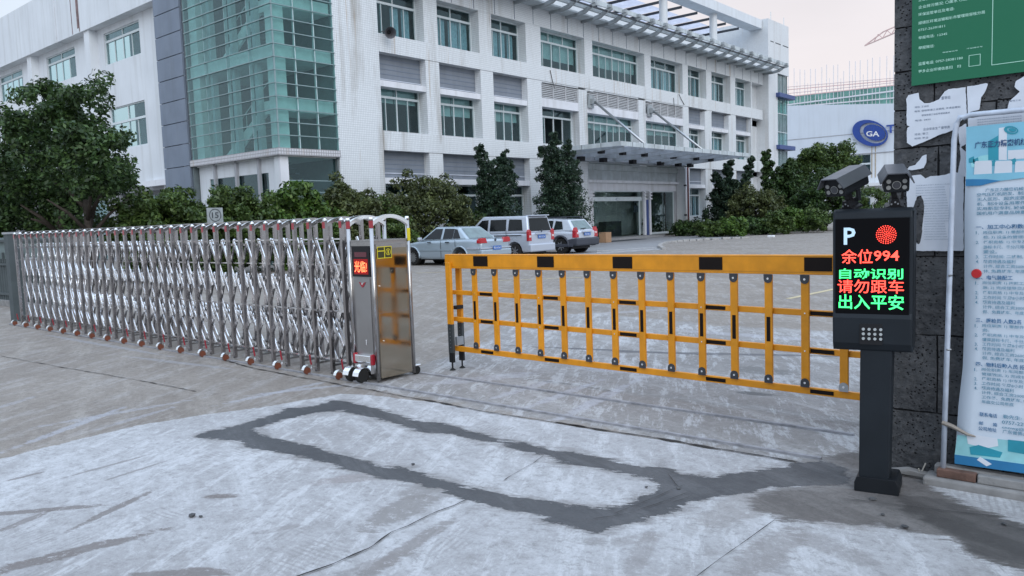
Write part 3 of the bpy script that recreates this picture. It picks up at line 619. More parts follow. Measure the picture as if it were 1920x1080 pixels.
bays2 = [(24.58, 27.52, 4, 2, BLIND), (28.45, 31.5, 4, 2, BLIND), (32.5, 35.4, 4, 2, BLIND), (36.7, 40.38, 4, 2, None), (41.28, 47.4, 8, 4, BLIND), (48.32, 53.7, 5, 3, BLIND), (54.57, 57.2, 4, 2, CURT), (58.33, 61.42, 4, 2, CURT), (62.78, 65.78, 4, 2, CURT)]
for i, (a, b, n, t, bl) in enumerate(bays3): window('w', XR, 'X', a, b, 10.36, 12.56, n, 11.98, t, ob, blind=bl, bl=.9 if i in (3,) else .7)
for i, (a, b, n, t, bl) in enumerate(bays2):
    window('w', XR, 'X', a, b, 5.93, 8.12, n, 7.60, t, ob, blind=bl, bl=.42 if i < 3 else .5, open_=(1, 2) if i == 3 else None)
    if i in (3, 4, 5):
        part('lintel', PAINT2, ob, (XR, X0 - .02, a, b, 8.06, 8.56)); part('lintel', TILE, ob, (XR, X0 - .01, a, b, 9.45, 9.53))
        lv = MB(); 
        for z in np.arange(8.6, 9.42, .105): lv.add([(X0 - .22, a, z + .08), (X0 - .22, b, z + .08), (X0 - .10, b, z), (X0 - .10, a, z), (X0 - .22, a, z + .115), (X0 - .22, b, z + .115), (X0 - .10, b, z + .05), (X0 - .10, a, z + .05)], [(0, 1, 2, 3), (7, 6, 5, 4), (0, 4, 5, 1), (2, 6, 7, 3)])
        lp = lv.build('louvre_slats', LOUV, ob, kind='stuff'); k = 3 if b - a < 5 else 5
        for j in range(k + 1): y = a + (b - a) * j / k; piece('louvre_post', LOUV, ob, X0 - .12, X0 - .06, max(a, y - .03), min(b, y + .03), 8.57, 9.45)
        part('louvre_backing', DSTEEL, ob, (X0 - .4, X0 - .36, a, b, 8.56, 9.45))
    else:
        part('lintel', PAINT2, ob, (XR, X0 - .05, a, b, 7.98, 8.26)); part('recess_panel', SLATE2, ob, (X0 - .5, X0 - .42, a, b, 8.26, 9.53))
        piece('panel_trim', SEAM, ob, X0 - .42, X0 - .38, a, b, 8.36, 8.40)
        for zz in (8.62, 8.85, 9.08, 9.31): piece('panel_rib', SLATE, ob, X0 - .42, X0 - .405, a, b, zz, zz + .03)
for i, (a, b) in enumerate([(24.58, 27.52), (28.45, 31.5), (32.5, 35.4), (54.57, 57.2), (58.33, 61.42), (62.78, 65.78)]):
    part('lintel', PAINT2, ob, (XR, X0 - .05, a, b, 3.48, 3.76)); part('recess_panel', SLATE2, ob, (X0 - .5, X0 - .42, a, b, 3.76, 5.03)); piece('panel_trim', SEAM, ob, X0 - .42, X0 - .38, a, b, 3.98, 4.02)
    for zz in (4.2, 4.42, 4.64, 4.86): piece('panel_rib', SLATE, ob, X0 - .42, X0 - .405, a, b, zz, zz + .03)
    window('w', XR, 'X', a, b, 1.35, 3.48, 4, 2.95, 2, ob, blind=CURT if i > 2 else None); part('sill_wall', TILE, ob, (XR - .2, X0 - .03, a, b, 0, 1.35))
part('tiled_wall', TILE, ob, (XR - .2, X0 - .03, 36.7, 41.2, 0, 5.03))
# bare wiring stubs and stains
for y, z0_, z1_, dy in ((37.5, 9.2, 10.2, .35), (52.2, 8.75, 9.95, .05), (53.0, 9.6, 10.3, .8)):
    MB().tube([(X0 + .06, y, z1_), (X0 + .08, y + dy * .4, (z0_ + z1_) / 2), (X0 + .06, y + dy, z0_)], .02, 5).build('loose_cable', CRACK, ob)

# glass stair corner
rows = [4.89 + .528 * i for i in range(16)]; XL = [-35.55, -33.93, -32.1, -30.33, X0]; YR = [TY, 20.02, 21.01, 22.03]
for zi in range(15):
    for i in range(4): piece('glass_pane', GLASS_T, ob, XL[i] + .02, XL[i + 1] - .02, TY, TY + .012, rows[zi] + .015, rows[zi + 1] - .015)
    for i in range(3): piece('glass_pane', GLASS_T, ob, X0 - .012, X0, YR[i] + .02, YR[i + 1] - .02, rows[zi] + .015, rows[zi + 1] - .015)
for z in rows[1:]:
    piece('transom', ALUG, ob, XL[0], X0 + .05, TY - .05, TY + .02, z - .018, z + .018); piece('transom', ALUG, ob, X0 - .02, X0 + .05, TY + .02, 22.03, z - .018, z + .018)
for i, x in enumerate(XL): piece('mullion', ALUG if i in (0, 4) else CONC_L, ob, x - .03, x + .03, TY + (.0 if i in (0, 4) else .02), TY + (.05 if i in (0, 4) else .16), 4.89, 13.3)
for y in YR[1:]: piece('mullion', ALU, ob, X0 - .1, X0 - .013, y - .03, y + .03, 4.89, 13.3)
part('stair_cap', PAINT, ob, (-35.6, X0 + .03, TY - .03, 22.03, 12.81, 15.5))
b = MB(); b.box(-35.7, X0 + .08, TY - .08, TY + .3, 4.6, 4.89); b.box(X0 - .3, X0 + .08, TY + .3, 22.03, 4.6, 4.89); b.build('tiled_ledge', TILE_L, ob)
# interior of the stair corner
part('stair_column', ROOMW, ob, (-29.15, -28.62, TY + .12, TY + .65, 4.9, 12.8)); part('stair_column', ROOMW, ob, (-35.45, -34.8, TY + .2, TY + .8, 4.9, 12.8))
for x in (-33.93, -32.1, -30.33): part('stair_column', CONC_L, ob, (x - .12, x + .12, TY + .3, TY + .55, 4.9, 12.8))
part('floor_slab', ROOMW, ob, (-35.5, -28.65, TY + .15, 22.0, 8.62, 9.15)); part('floor_slab', ROOMW, ob, (-35.5, -28.65, TY + .15, 22.0, 4.55, 4.88))
part('floor_slab', ROOMW, ob, (-30.4, -28.65, TY + .55, 22.0, 6.45, 7.0)); part('floor_slab', ROOMW, ob, (-30.4, -28.65, TY + .55, 22.0, 10.7, 11.2))
for (xa, za, xb, zb) in ((-33.2, 4.95, -30.0, 6.85), (-33.1, 9.25, -30.0, 11.1)):
    q = MB(); q.prism([(xa - .5, za), (xa + .5, za), (xb + .3, zb - .1), (xb - .35, zb)], (0, TY + .6, 0), (1, 0, 0), (0, 0, 1), (0, .12, 0)); q.build('stair_stringer', ROOMW, ob)
    for j in range(7):
        t = j / 7; x = xa + (xb - xa) * t; z = za + (zb - za) * t
        piece('stair_step', ROOMF, ob, x - .25, x + .25, TY + .75, 21.0, z + .0, z + .05); piece('baluster', ALU, ob, x - .015, x + .015, TY + .64, TY + .67, z, z + .95)
    MB().tube([(xa, TY + .65, za + .95), (xb, TY + .65, zb + .95)], .025, 6).build('handrail', ALU, ob)
part('stair_back_wall', ROOMD, ob, (-35.6, -28.6, 21.95, 22.02, 0, 13)); part('stair_back_wall', ROOMD, ob, (-35.65, -35.56, TY, 22.0, 0, 13))
part('dark_doorway', SLATE, ob, (-34.6, -34.0, 21.9, 21.94, 9.15, 12.4))
for k in range(5): piece('baluster', DSTEEL, ob, -34.9 + k * .22, -34.87 + k * .22, TY + .9, TY + .93, 9.15, 10.1)
# ground storey of the stair corner
part('stair_base_wall', PAINT, ob, (-35.5, -28.95, TY + .25, TY + .4, 3.95, 4.6)); part('stair_base_wall', PAINT, ob, (-35.5, -34.6, TY + .25, TY + .4, 0, 3.95), (-29.75, -28.95, TY + .25, TY + .4, 0, 3.95))
part('corner_column', PAINT, ob, (-29.05, -28.75, TY + .1, TY + .42, 0, 4.6)); part('corner_column', PAINT2, ob, (-28.74, -28.62, TY + .1, TY + .5, 0, 4.6))
for x in (-33.96, -32.14, -30.34): part('mullion', GREYP, ob, (x - .07, x + .07, TY + .12, TY + .25, 0, 4.6))
for x0_, x1_ in ((-34.6, -33.96), (-33.96, -32.14), (-32.14, -30.34), (-30.34, -29.75)): piece('glass_pane', GLASS, ob, x0_, x1_, TY + .3, TY + .31, 0, 3.95)
for y0_, y1_ in ((19.5, 22.0),):
    for za, zb in ((0.2, 1.5), (1.53, 2.6), (2.63, 3.55), (3.58, 4.58)): piece('glass_pane', GLASS, ob, X0 - .25, X0 - .24, y0_, y1_, za, zb)
for z in (1.5, 2.05, 2.6, 3.05, 3.55): piece('transom', ALUG, ob, X0 - .26, X0 - .2, 19.5, 22.03, z, z + .04)
for j in range(9): piece('stair_step', DSTEEL, ob, -29.7, -29.2, 19.7 + j * .22, 19.95 + j * .22, 4.3 - j * .22, 4.36 - j * .22)
q = MB(); q.prism([(19.6, 4.45), (21.7, 2.4), (21.7, 2.1), (19.6, 2.1)], (-29.75, 0, 0), (0, 1, 0), (0, 0, 1), (.05, 0, 0)); q.build('stair_stringer', simple('ochre_soffit', (0.25, 0.2, 0.12), 0.8), ob)

# roof sunshade
ys = [36.09 - 1.62 * k for k in range(7, 0, -1)] + [36.09, 37.67, 39.27, 40.87, 42.55, 44.2, 45.87, 47.55, 49.25, 50.87, 52.6, 54.34, 56.1, 57.8, 59.45, 61.2, 63.0, 64.8, 66.6, 68.4]
bmsh = MB()
prof = [(0, 13.42), (.9, 13.40), (1.45, 13.48), (1.85, 13.72), (2.25, 13.78), (2.25, 13.92), (1.75, 13.90), (1.35, 13.70), (.9, 13.62), (0, 13.62)]
bmsh.prism([(p[0], p[1] - 13.4) for p in prof], (0, -.07, 0), (1, 0, 0), (0, 0, 1), (0, .14, 0)); bme = bmsh.mesh('sunshade_bracket', CONC_G)
for y in ys: inst('sunshade_bracket', bme, ob, (X0 + .015, y, 13.4))
for a, b in zip(ys[:-1], ys[1:]):
    piece('sunshade_slab', CONC_L, ob, X0 + .02, X0 + .95, a + .07, b - .07, 13.56, 13.66)
    piece('sunshade_slat', CONC_L, ob, X0 + 1.35, X0 + 1.5, a + .07, b - .07, 13.72, 13.98)
    piece('sunshade_rod', DSTEEL, ob, X0 + 1.9, X0 + 1.98, a + .07, b - .07, 13.72, 13.80)
part('sunshade_fascia', CONC_L, ob, (X0 + 1.9, X0 + 1.98, ys[0], 68.45, 13.93, 14.2))
for y in ys: piece('fascia_block', CONC_G, ob, X0 + 1.99, X0 + 2.2, y - .11, y + .11, 13.93, 14.12)

# roof pergola
part('roof_beam', PAINT, ob, (X0 - 1.2, X0, 22, 68.35, 17.38, 18.12))
for y in (36.1, 44.2, 52.2, 60.2): MB().cyl((-29.15, y, 14.0), (-29.15, y, 17.38), .3, 18).build('round_column', TILE_F, ob, smooth=False)
for y in np.arange(30.5, 68, 2.55): piece('pergola_rafter', DSTEEL, ob, -37.5, -29.7, y - .06, y + .06, 17.2, 17.38)
for x in (-33.0, -36.8): piece('pergola_girder', DSTEEL, ob, x - .1, x + .1, 28, 66.5, 16.98, 17.2)
for j, y in enumerate(np.arange(30.5, 66, 2.55)):
    for k, (xa, xb) in enumerate([(-31.2, -29.75), (-33.3, -31.25), (-35.5, -33.35), (-37.6, -35.55)]):
        if k == 0: xa = -30.85; xb = -30.2 if j % 2 else -30.0
        if k == 0 and j > 2: continue
        MB().quad((xa, y + .09, 17.4), (xb, y + .09, 17.4), (xb, y + 2.46, 17.4), (xa, y + 2.46, 17.4)).build('roof_panel', ROOFP, ob)
part('roof_back_wall', TILE_F, ob, (-38.2, -37.9, 24, 68.3, 13.75, 17.1))
# end tower
part('end_tower', TILE_F, ob, (-38, -28.0, 68.4, 70.45, 0, 18.2), (-38, -28.0, 70.45, 73.1, 13.75, 18.2), (-38, -28.35, 70.45, 73.1, 0, 13.75))
for i, (za, zb) in enumerate(((3.0, 5.56), (5.56, 7.0), (7.35, 8.62), (8.62, 10.27), (10.27, 11.6), (12.05, 13.73))):
    for y0_, y1_ in ((70.5, 71.3), (71.3, 72.1), (72.1, 73.0)): piece('glass_pane', CGLS2 if i % 2 else GLASS_T, ob, -28.2, -28.19, y0_ + .03, y1_ - .03, za + .03, zb - .03)
    piece('transom', ALU, ob, -28.22, -28.14, 70.5, 73.1, za - .03, za + .03)
for y in (70.5, 71.3, 72.1, 73.05): piece('mullion', ALUG, ob, -28.22, -28.15, y - .03, y + .03, 3.0, 13.75)
for z in (7.02, 11.62): part('blue_band', BLUE, ob, (-28.3, -27.65, 70.05, 73.75, z, z + .38), bevel=.02)
for y0_, y1_ in ((68.9, 69.6), (70.0, 71.2), (71.7, 73.0)): piece('slot', DSTEEL, ob, -28.0, -27.99, y0_, y1_, 16.3, 16.38)
for y in (70.0, 73.0): MB().tube([(-28.4, y, 18.2), (-28.4, y, 19.1)], .03, 5).build('lightning_rod', ALU, ob)

# entrance, canopy
XE = -29.3
part('entrance_wall', CONC_L, ob, (XE - .2, XE, 40.9, 53.95, 3.96, 5.03)); part('entrance_cornice', PAINT2, ob, (XE, XE + .22, 40.9, 53.94, 3.78, 3.96))
part('entrance_wall', PAINT2, ob, (XE - .2, XE, 40.9, 53.95, 3.27, 3.96)); part('entrance_wall', GREYP, ob, (XE - .2, XE, 53.6, 53.95, 0, 3.27)); part('entrance_wall', PAINT, ob, (XE - .2, XE, 40.9, 41.7, 0, 3.27))
for ya, yb in ((41.75, 42.6), (49.0, 49.2), (49.7, 49.9)):
    part('fluted_pilaster', PAINT2, ob, (XE, XE + .16, ya, yb, .15, 3.27))
    if yb - ya > .5:
        for j in range(4): piece('flute', GREYP, ob, XE + .16, XE + .166, ya + .15 + j * .17, ya + .2 + j * .17, .4, 2.6)
    for z in (2.66, 2.9, 3.1): part('pilaster_cap', PAINT2, ob, (XE + .161, XE + .24, ya - .06, yb + .06, z, z + .11))
part('stone_strip', BLUE, ob, (XE, XE + .08, 49.21, 49.69, .15, 2.65))
dr = part('entrance_door', ALU, ob, (XE - .12, XE - .04, 42.6, 49.0, 2.58, 2.86), (XE - .12, XE - .04, 42.6, 42.68, .15, 2.58), (XE - .12, XE - .04, 48.6, 48.7, .15, 2.58), (XE - .12, XE - .04, 42.6, 49.0, 3.2, 3.27))
for ya, yb in ((42.7, 44.2), (44.22, 45.7), (45.72, 47.2), (47.22, 48.6)): piece('pane', GLASS_D, dr, XE - .09, XE - .08, ya, yb, .18, 2.58)
piece('pane', GLASS_D, dr, XE - .09, XE - .08, 42.65, 48.95, 2.87, 3.2)
text_mesh('logo_letter', 'C·', BLUE, (XE - .03, 45.55, 2.63), (0, 1, 0), (0, 0, 1), None, .5, .16, dr)
wn = part('window', ALU, ob, (XE - .1, XE - .04, 49.9, 53.6, 3.2, 3.27), (XE - .1, XE - .04, 49.9, 50.0, .3, 3.2), (XE - .1, XE - .04, 53.5, 53.6, .3, 3.2), (XE - .1, XE - .04, 49.9, 53.6, .15, .3))
piece('pane', GLASS_D, wn, XE - .08, XE - .07, 50, 53.5, .3, 3.2)
part('lobby_wall', ROOML, ob, (-32.0, -31.9, 41, 54, .1, 4.9)); part('lobby_floor', ROOMF, ob, (-33, XE - .2, 41, 53.9, .05, .15)); part('lobby_ceiling', ROOMW, ob, (-33, XE - .21, 41, 53.9, 3.4, 3.5))
part('lobby_wall', ROOMW, ob, (-31.4, -31.3, 51.6, 53.6, .15, 3.4)); part('lobby_screen', SLATE, ob, (-30.2, -30.1, 42.7, 43.5, .15, 2.5))
part('lobby_desk', DSTEEL, ob, (-31.2, -30.6, 46.2, 48.2, .15, 1.2)); part('lobby_sign', WHITE, ob, (-31.9, -31.85, 45.0, 46.3, 1.6, 1.8)); part('lobby_poster', SLATE, ob, (-31.2, -31.15, 50.9, 51.7, 1.8, 2.3)); part('lobby_poster', SLATE, ob, (-31.2, -31.15, 50.8, 51.5, 2.5, 2.8))
part('entrance_step', C_APRON, ob, (XE - .2, -28.2, 41, 50.2, 0, .14))
part('reveal_wall', TILE_F, ob, (XR - .25, X0 - .01, 53.93, 54.0, 0, 5.0))
MB().cyl((X0 + .1, 53.75, 0), (X0 + .1, 53.75, 5.0), .07, 10).build('downpipe', PAINT2, ob, smooth=True); MB().cyl((X0 + .1, 54.1, 0), (X0 + .1, 54.1, 5.0), .06, 10).build('downpipe', simple('rust_red_pipe', (0.16, 0.05, 0.05), 0.7), ob, smooth=True)
for z in (1.4, 3.6): piece('pipe_clip', DSTEEL, ob, X0, X0 + .2, 53.6, 53.68, z, z + .12)
cn_ = thing('entrance_canopy', 'flat grey entrance canopy hung on two steel rods over the glass doors', 'canopy', (-26, 45, 5.3))
YA, YB, XF = 36.9, 53.6, -23.35
q = MB(); q.box(XF - .06, XF, YA, YB, 5.37, 5.62); q.box(X0 + .1, XF - .06, YA, YA + .06, 5.37, 5.62); q.box(X0 + .1, XF - .06, YB - .06, YB, 5.37, 5.62); 
fasc = q.build('fascia', CONC_L, cn_)
for j in range(1, 14): y = YA + (YB - YA) * j / 14; piece('fascia_joint', DSTEEL, fasc, XF, XF + .006, y - .015, y + .015, 5.37, 5.62)
for j in range(1, 4): x = X0 + (XF - X0) * j / 4; piece('fascia_joint', DSTEEL, fasc, x - .015, x + .015, YA - .006, YA, 5.37, 5.62)
MB().quad((X0 + .1, YA + .06, 5.58), (XF - .06, YA + .06, 5.58), (XF - .06, YB - .06, 5.58), (X0 + .1, YB - .06, 5.58)).build('canopy_deck', ROOFP, cn_)
for j, y in enumerate(np.linspace(YA + .6, YB - .6, 8)):
    q = MB(); q.prism([(X0 + .1, 5.08), (XF - .2, 5.34), (XF - .2, 5.55), (X0 + .1, 5.55)], (0, y - .1, 0), (1, 0, 0), (0, 0, 1), (0, .2, 0)); q.build('canopy_beam', CONC_L, cn_)
part('canopy_edge_beam', CONC_G, cn_, (X0 + .1, X0 + .5, YA + .7, YB - .1, 5.0, 5.07))
for j, y in enumerate(np.linspace(YA + .9, YB - .9, 7)):
    piece('soffit_rail', CONC_G, cn_, -26.35, -26.2, YA + .7, YB - .7, 5.38, 5.46) if j == 0 else None
for y in (38.36, 40.65, 43.15, 46.8, 50.0, 52.2): piece('lamp_box', BLK, cn_, -25.75, -25.45, y - .17, y + .17, 5.18, 5.36 + .1)
for y in (39.2, 41.6, 45.06, 48.66, 51.2, 53.0): piece('lamp_box', BLK, cn_, -27.8, -27.45, y - .2, y + .2, 4.93, 5.2)
for y in (41.57, 48.72):
    r_ = MB().cyl((X0 + .35, y, 8.72), (-23.8, y - 1.3, 5.62), .075, 10).build('tie_rod', GAL, cn_, smooth=True)
    part('rod_bracket', CONC_G, r_, (X0 + .03, X0 + .12, y - .28, y + .28, 8.35, 9.15), (X0 + .12, X0 + .4, y - .12, y + .12, 8.58, 8.9))
# horn loudspeaker
hs = thing('horn_loudspeaker', 'grey horn loudspeaker on white tiled wall beside upper window', 'loudspeaker', (X0 + .1, 24.75, 10.7))
hc = Vector((X0 + .45, 24.9, 10.35)); hd = Vector((.75, -.45, -.25)).normalized()
MB().cyl(hc - hd * .25, hc + hd * .18, .07, 16, .27, caps=False).build('horn', simple('dull_grey_horn', (0.22, 0.22, 0.24), 0.4, 0.5), hs, smooth=True); MB().cyl(hc - hd * .4, hc - hd * .22, .1, 14).build('driver', DSTEEL, hs, smooth=True)
MB().beam((X0 + .03, 24.75, 10.45), hc - hd * .3, .04, .04).build('mounting_arm', DSTEEL, hs)

# ================================================================== LEFT WING
wb = thing('side_wing_building', 'plain white building with deep parapet and tall windows behind the dark tree', 'building', (-50, 19.4, 0))
WY = 19.45; wx = [(-45.2, -41.0), (-53.4, -49.1), (-61.8, -57.5), (-70.2, -65.9)]
q = MB()
def wall_with(q, x0_, x1_, z0_, z1_, holes, y0_, y1_):
    xs = sorted(set([x0_, x1_] + [h[0] for h in holes] + [h[1] for h in holes])); zs = sorted(set([z0_, z1_] + [h[2] for h in holes] + [h[3] for h in holes]))
    for i in range(len(xs) - 1):
        for j in range(len(zs) - 1):
            cx = (xs[i] + xs[i + 1]) / 2; cz = (zs[j] + zs[j + 1]) / 2
            if any(h[0] < cx < h[1] and h[2] < cz < h[3] for h in holes): continue
            q.box(xs[i], xs[i + 1], y0_, y1_, zs[j], zs[j + 1])
holes = [(a, b, 10.75, 12.45) for a, b in wx] + [(a, b, 6.15, 8.42) for a, b in wx]
wall_with(q, -80, -38.2, 4.1, 12.9, holes, WY, WY + .25); q.build('painted_wall', PAINT, wb)
for a, b in wx:
    window('w', WY + .12, 'Y', a, b, 10.75, 12.45, 4, 11.95 if False else 12.0, 2, wb, blind=None, frame=ALU, fw=.06); window('w', WY + .12, 'Y', a, b, 6.15, 8.42, 4, 7.6, 2, wb, frame=ALU, fw=.06)
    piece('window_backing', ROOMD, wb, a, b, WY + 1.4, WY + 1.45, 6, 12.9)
for x in (-46.3, -54.9, -63.3): part('pilaster', PAINT, wb, (x - .32, x + .32, 19.0, WY, 4.1, 12.75))
part('parapet', PAINT, wb, (-50.0, -38.2, 18.9, 21, 12.76, 15.7)); part('parapet', PAINT, wb, (-80, -50.03, 18.86, 21, 12.74, 15.75))
part('corner_ledge', PAINT2, wb, (-41.4, -38.2, 19.2, WY, 3.95, 4.25))
part('corner_wall', PAINT, wb, (-39.6, -38.2, WY - .0, WY + .3, 0, 4.1)); part('recess_wall', GREYP, wb, (-80, -39.6, 20.4, 20.6, 0, 4.1)); part('recess_ceiling', GREYP, wb, (-80, -39.6, 19.7, 20.4, 3.8, 4.1))
for x in (-45.9, -54, -62.5): part('ground_column', GREYP, wb, (x - .5, x + .5, 19.5, 20.0, 0, 4.1))
for z in (1.35, 1.95): piece('stripe', SLATE, wb, -46.4, -45.4, 19.49, 19.5, z, z + .16)
for a, b in ((-45.2, -43.6), (-43.5, -42.0), (-50.5, -48.5), (-58, -55)): window('w', 20.36, 'Y', a, b, .1, 3.6, 2, 2.5, 1, wb, frame=ALUG, fw=.07)
for x, z0_, wd in ((-47.0, 13.0, .12), (-46.85, 12.8, .05), (-47.8, 12.8, .04)): piece('rust_stain', simple('rust_stain_%d' % int(-x * 100), (0.22, 0.15, 0.15), 0.9, var=0.4, sc=5), wb, x - wd, x + wd, 18.892, 18.9, z0_, 15.6)
# slate pier
b_ = MB(); part('slate_pier', SLATE, ob, (-38.18, -35.75, 18.95, 22.0, 0, 16))
zs = [0.5 + 1.04 * i for i in range(15)]
for z in zs: piece('slate_cladding_panel', SLATE, ob, -38.2, -35.72, 18.86, 18.949, z + .02, z + 1.02); piece('slot', SEAM, ob, -36.4, -35.72, 18.93, 18.949, z - .005, z + .018)

# ================================================================== FAR WHITE FACTORY WITH BLUE EMBLEM
fb = thing('factory_building', 'white factory hall with blue swirl emblem, beyond the right hand trees', 'building', (-30, 100, 0))
FY = 100.0
q = MB(); q.prism([(-64, 7.9), (0, 7.9), (0, 11.0), (-26.3, 13.44), (-38.3, 14.62), (-64, 14.9)], (0, FY, 0), (1, 0, 0), (0, 0, 1), (0, 25, 0)); q.build('clad_wall', simple('white_cladding', (0.60, 0.65, 0.72), 0.6, var=0.05, sc=.3, streak=.15), fb)
fw_ = [(-40.5, -36.5), (-32.7, -28.5), (-24, -20)]
q = MB(); wall_with(q, -64, 0, 0, 7.9, [(a, b, 5.4, 7.9) for a, b in fw_] + [(a, b, 1.2, 3.6) for a, b in fw_], FY + .05, FY + .3); q.build('painted_wall', PAINT, fb)
for a, b in fw_:
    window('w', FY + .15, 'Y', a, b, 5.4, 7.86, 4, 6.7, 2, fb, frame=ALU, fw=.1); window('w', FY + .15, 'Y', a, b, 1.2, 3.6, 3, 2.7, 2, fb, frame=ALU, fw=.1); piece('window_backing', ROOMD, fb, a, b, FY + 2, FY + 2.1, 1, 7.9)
part('sun_ledge', PAINT2, fb, (-64, 0, FY - 1.4, FY + .05, 4.0, 4.35))
for z in (10.35, 7.92): piece('joint_line', GREYP, fb, -64, 0, FY - .03, FY, z - .06, z + .04)
cxl, czl = -28.85, 10.35
def ell(cx, cz, rx, rz, ang, n=48):
    out = []
    for i in range(n):
        t = 2 * math.pi * i / n; x = rx * math.cos(t); z = rz * math.sin(t); c, s_ = math.cos(R(ang)), math.sin(R(ang)); out.append((cx + x * c - z * s_, cz + x * s_ + z * c))
    return out
lg = thing('emblem_sign', 'blue swirl emblem with GA letters mounted on the white factory wall', 'sign', (cxl, FY, czl))
E = []
n_ = 48
o1 = ell(-28.55, 10.25, 2.1, 1.42, -28); i1 = ell(-28.2, 10.22, 1.62, 1.08, -30)
q = MB()
vs = [(x, FY - .35, z) for x, z in o1] + [(x, FY - .35, z) for x, z in i1] + [(x, FY - .12, z) for x, z in o1] + [(x, FY - .12, z) for x, z in i1]
fs = []
for i in range(n_):
    j = (i + 1) % n_; fs += [(i, j, n_ + j, n_ + i), (2 * n_ + i, 3 * n_ + i, 3 * n_ + j, 2 * n_ + j), (i, 2 * n_ + i, 2 * n_ + j, j), (n_ + i, n_ + j, 3 * n_ + j, 3 * n_ + i)]
q.add(vs, fs); q.build('crescent', LOGO, lg)
q = MB(); q.prism(ell(-28.05, 10.25, 1.3, .86, -28), (0, FY - .35, 0), (1, 0, 0), (0, 0, 1), (0, .2, 0)); q.build('inner_disc', LOGO, lg)
text_mesh('emblem_letter', 'GA', WHITE, (-28.95, FY - .37, 9.9), (1, 0, -.12), (0, 0, 1), None, 1.5, .62, lg, bold=.02)
text_mesh('emblem_letter', 'TE', LOGO, (-26.75, FY - .2, 10.05), (1, 0, 0), (0, 0, 1), None, 1.7, .95, lg, bold=.03)
for x in (-28.4, -28.0): piece('rust_stain', simple('rust_run%d' % int(-x * 10), (0.42, 0.34, 0.24), 0.9, var=.3), fb, x - .05, x + .05, FY - .004, FY, 5, 8.9)

# building under construction and crane
cb = thing('construction_building', 'distant building under construction wrapped in green netting and poles', 'building', (-40, 132, 0))
YC = 130.0
def yc(u, v): return PY(u, v, YC)
L0, L1 = yc(1470, 182), yc(1680, 160)
def ext(a, b, x): return a[1] + (b[1] - a[1]) * (x - a[0]) / (b[0] - a[0])
q = MB(); q.prism([(-80, 0), (0, 0), (0, ext(L0, L1, 0)), (-80, ext(L0, L1, -80))], (0, YC + .3, 0), (1, 0, 0), (0, 0, 1), (0, 12, 0)); q.build('green_net', NET, cb)
for (va, vb, mt, th) in ((196, 171, POLE, .22), (201, 184, POLE, .2), (181, 160.5, CRANE, .14), (175, 155.5, NETP, .08), (168, 151.5, CRANE, .12), (163, 147, NETP, .07)):
    a_, b_ = yc(1482, va), yc(1672, vb); MB().beam((-80, YC - .1, ext(a_, b_, -80)), (0, YC - .1, ext(a_, b_, 0)), .08, th).build('ledger_rail', mt, cb)
for i, (u, vt) in enumerate([(1489, 128), (1500, 130), (1509, 131), (1520, 129), (1529, 129), (1541, 126), (1550, 121), (1563, 122), (1571, 121), (1582, 133), (1593, 114), (1604, 115), (1613, 113), (1627, 112), (1636, 108), (1650, 107), (1663, 105), (1676, 104), (1690, 102), (1478, 130), (1466, 131)]):
    x, zt2 = yc(u, vt); MB().tube([(x - .05, YC, 14), (x, YC, zt2)], .05, 5).build('scaffold_pole', POLE, cb)
    if i % 2 == 0: MB().tube([(x + .5, YC, 14), (x + .45, YC, zt2 - 2.2)], .04, 5).build('scaffold_pole', POLE, cb)
cr_ = thing('tower_crane', 'faded red tower crane jib reaching out from behind the dark stone wall', 'crane', (-16, 140, 0))
MB().box(-16.8, -15.2, 139.2, 140.8, 0, 33).build('mast', CRANE, cr_)
A0 = Vector((*[PY(1621, 86, 140)[0]], 140, PY(1621, 86, 140)[1])); A1 = Vector((PY(1672, 64, 140)[0], 140, PY(1672, 64, 140)[1])); dv = (A1 - A0).normalized(); L_ = 32
jb = MB(); N_ = 22
for oy, oz in ((-.5, 0), (.5, 0), (0, .95)): jb.beam(A0, A0 + dv * L_ + Vector((0, oy, oz)), .16, .16) if oz == 0 else jb.beam(A0, A0 + dv * 3 + Vector((0, 0, .95)), .16, .16)
jb.beam(A0 + dv * 3 + Vector((0, 0, .95)), A0 + dv * L_ + Vector((0, 0, .95)), .16, .16)
for i in range(N_): a = A0 + dv * (1.5 + i * 1.4); jb.beam(a, a + dv * .7 + Vector((0, 0, .9)), .1, .1); jb.beam(a + dv * .7 + Vector((0, 0, .9)), a + dv * 1.4, .1, .1)
jb.build('jib', CRANE, cr_)

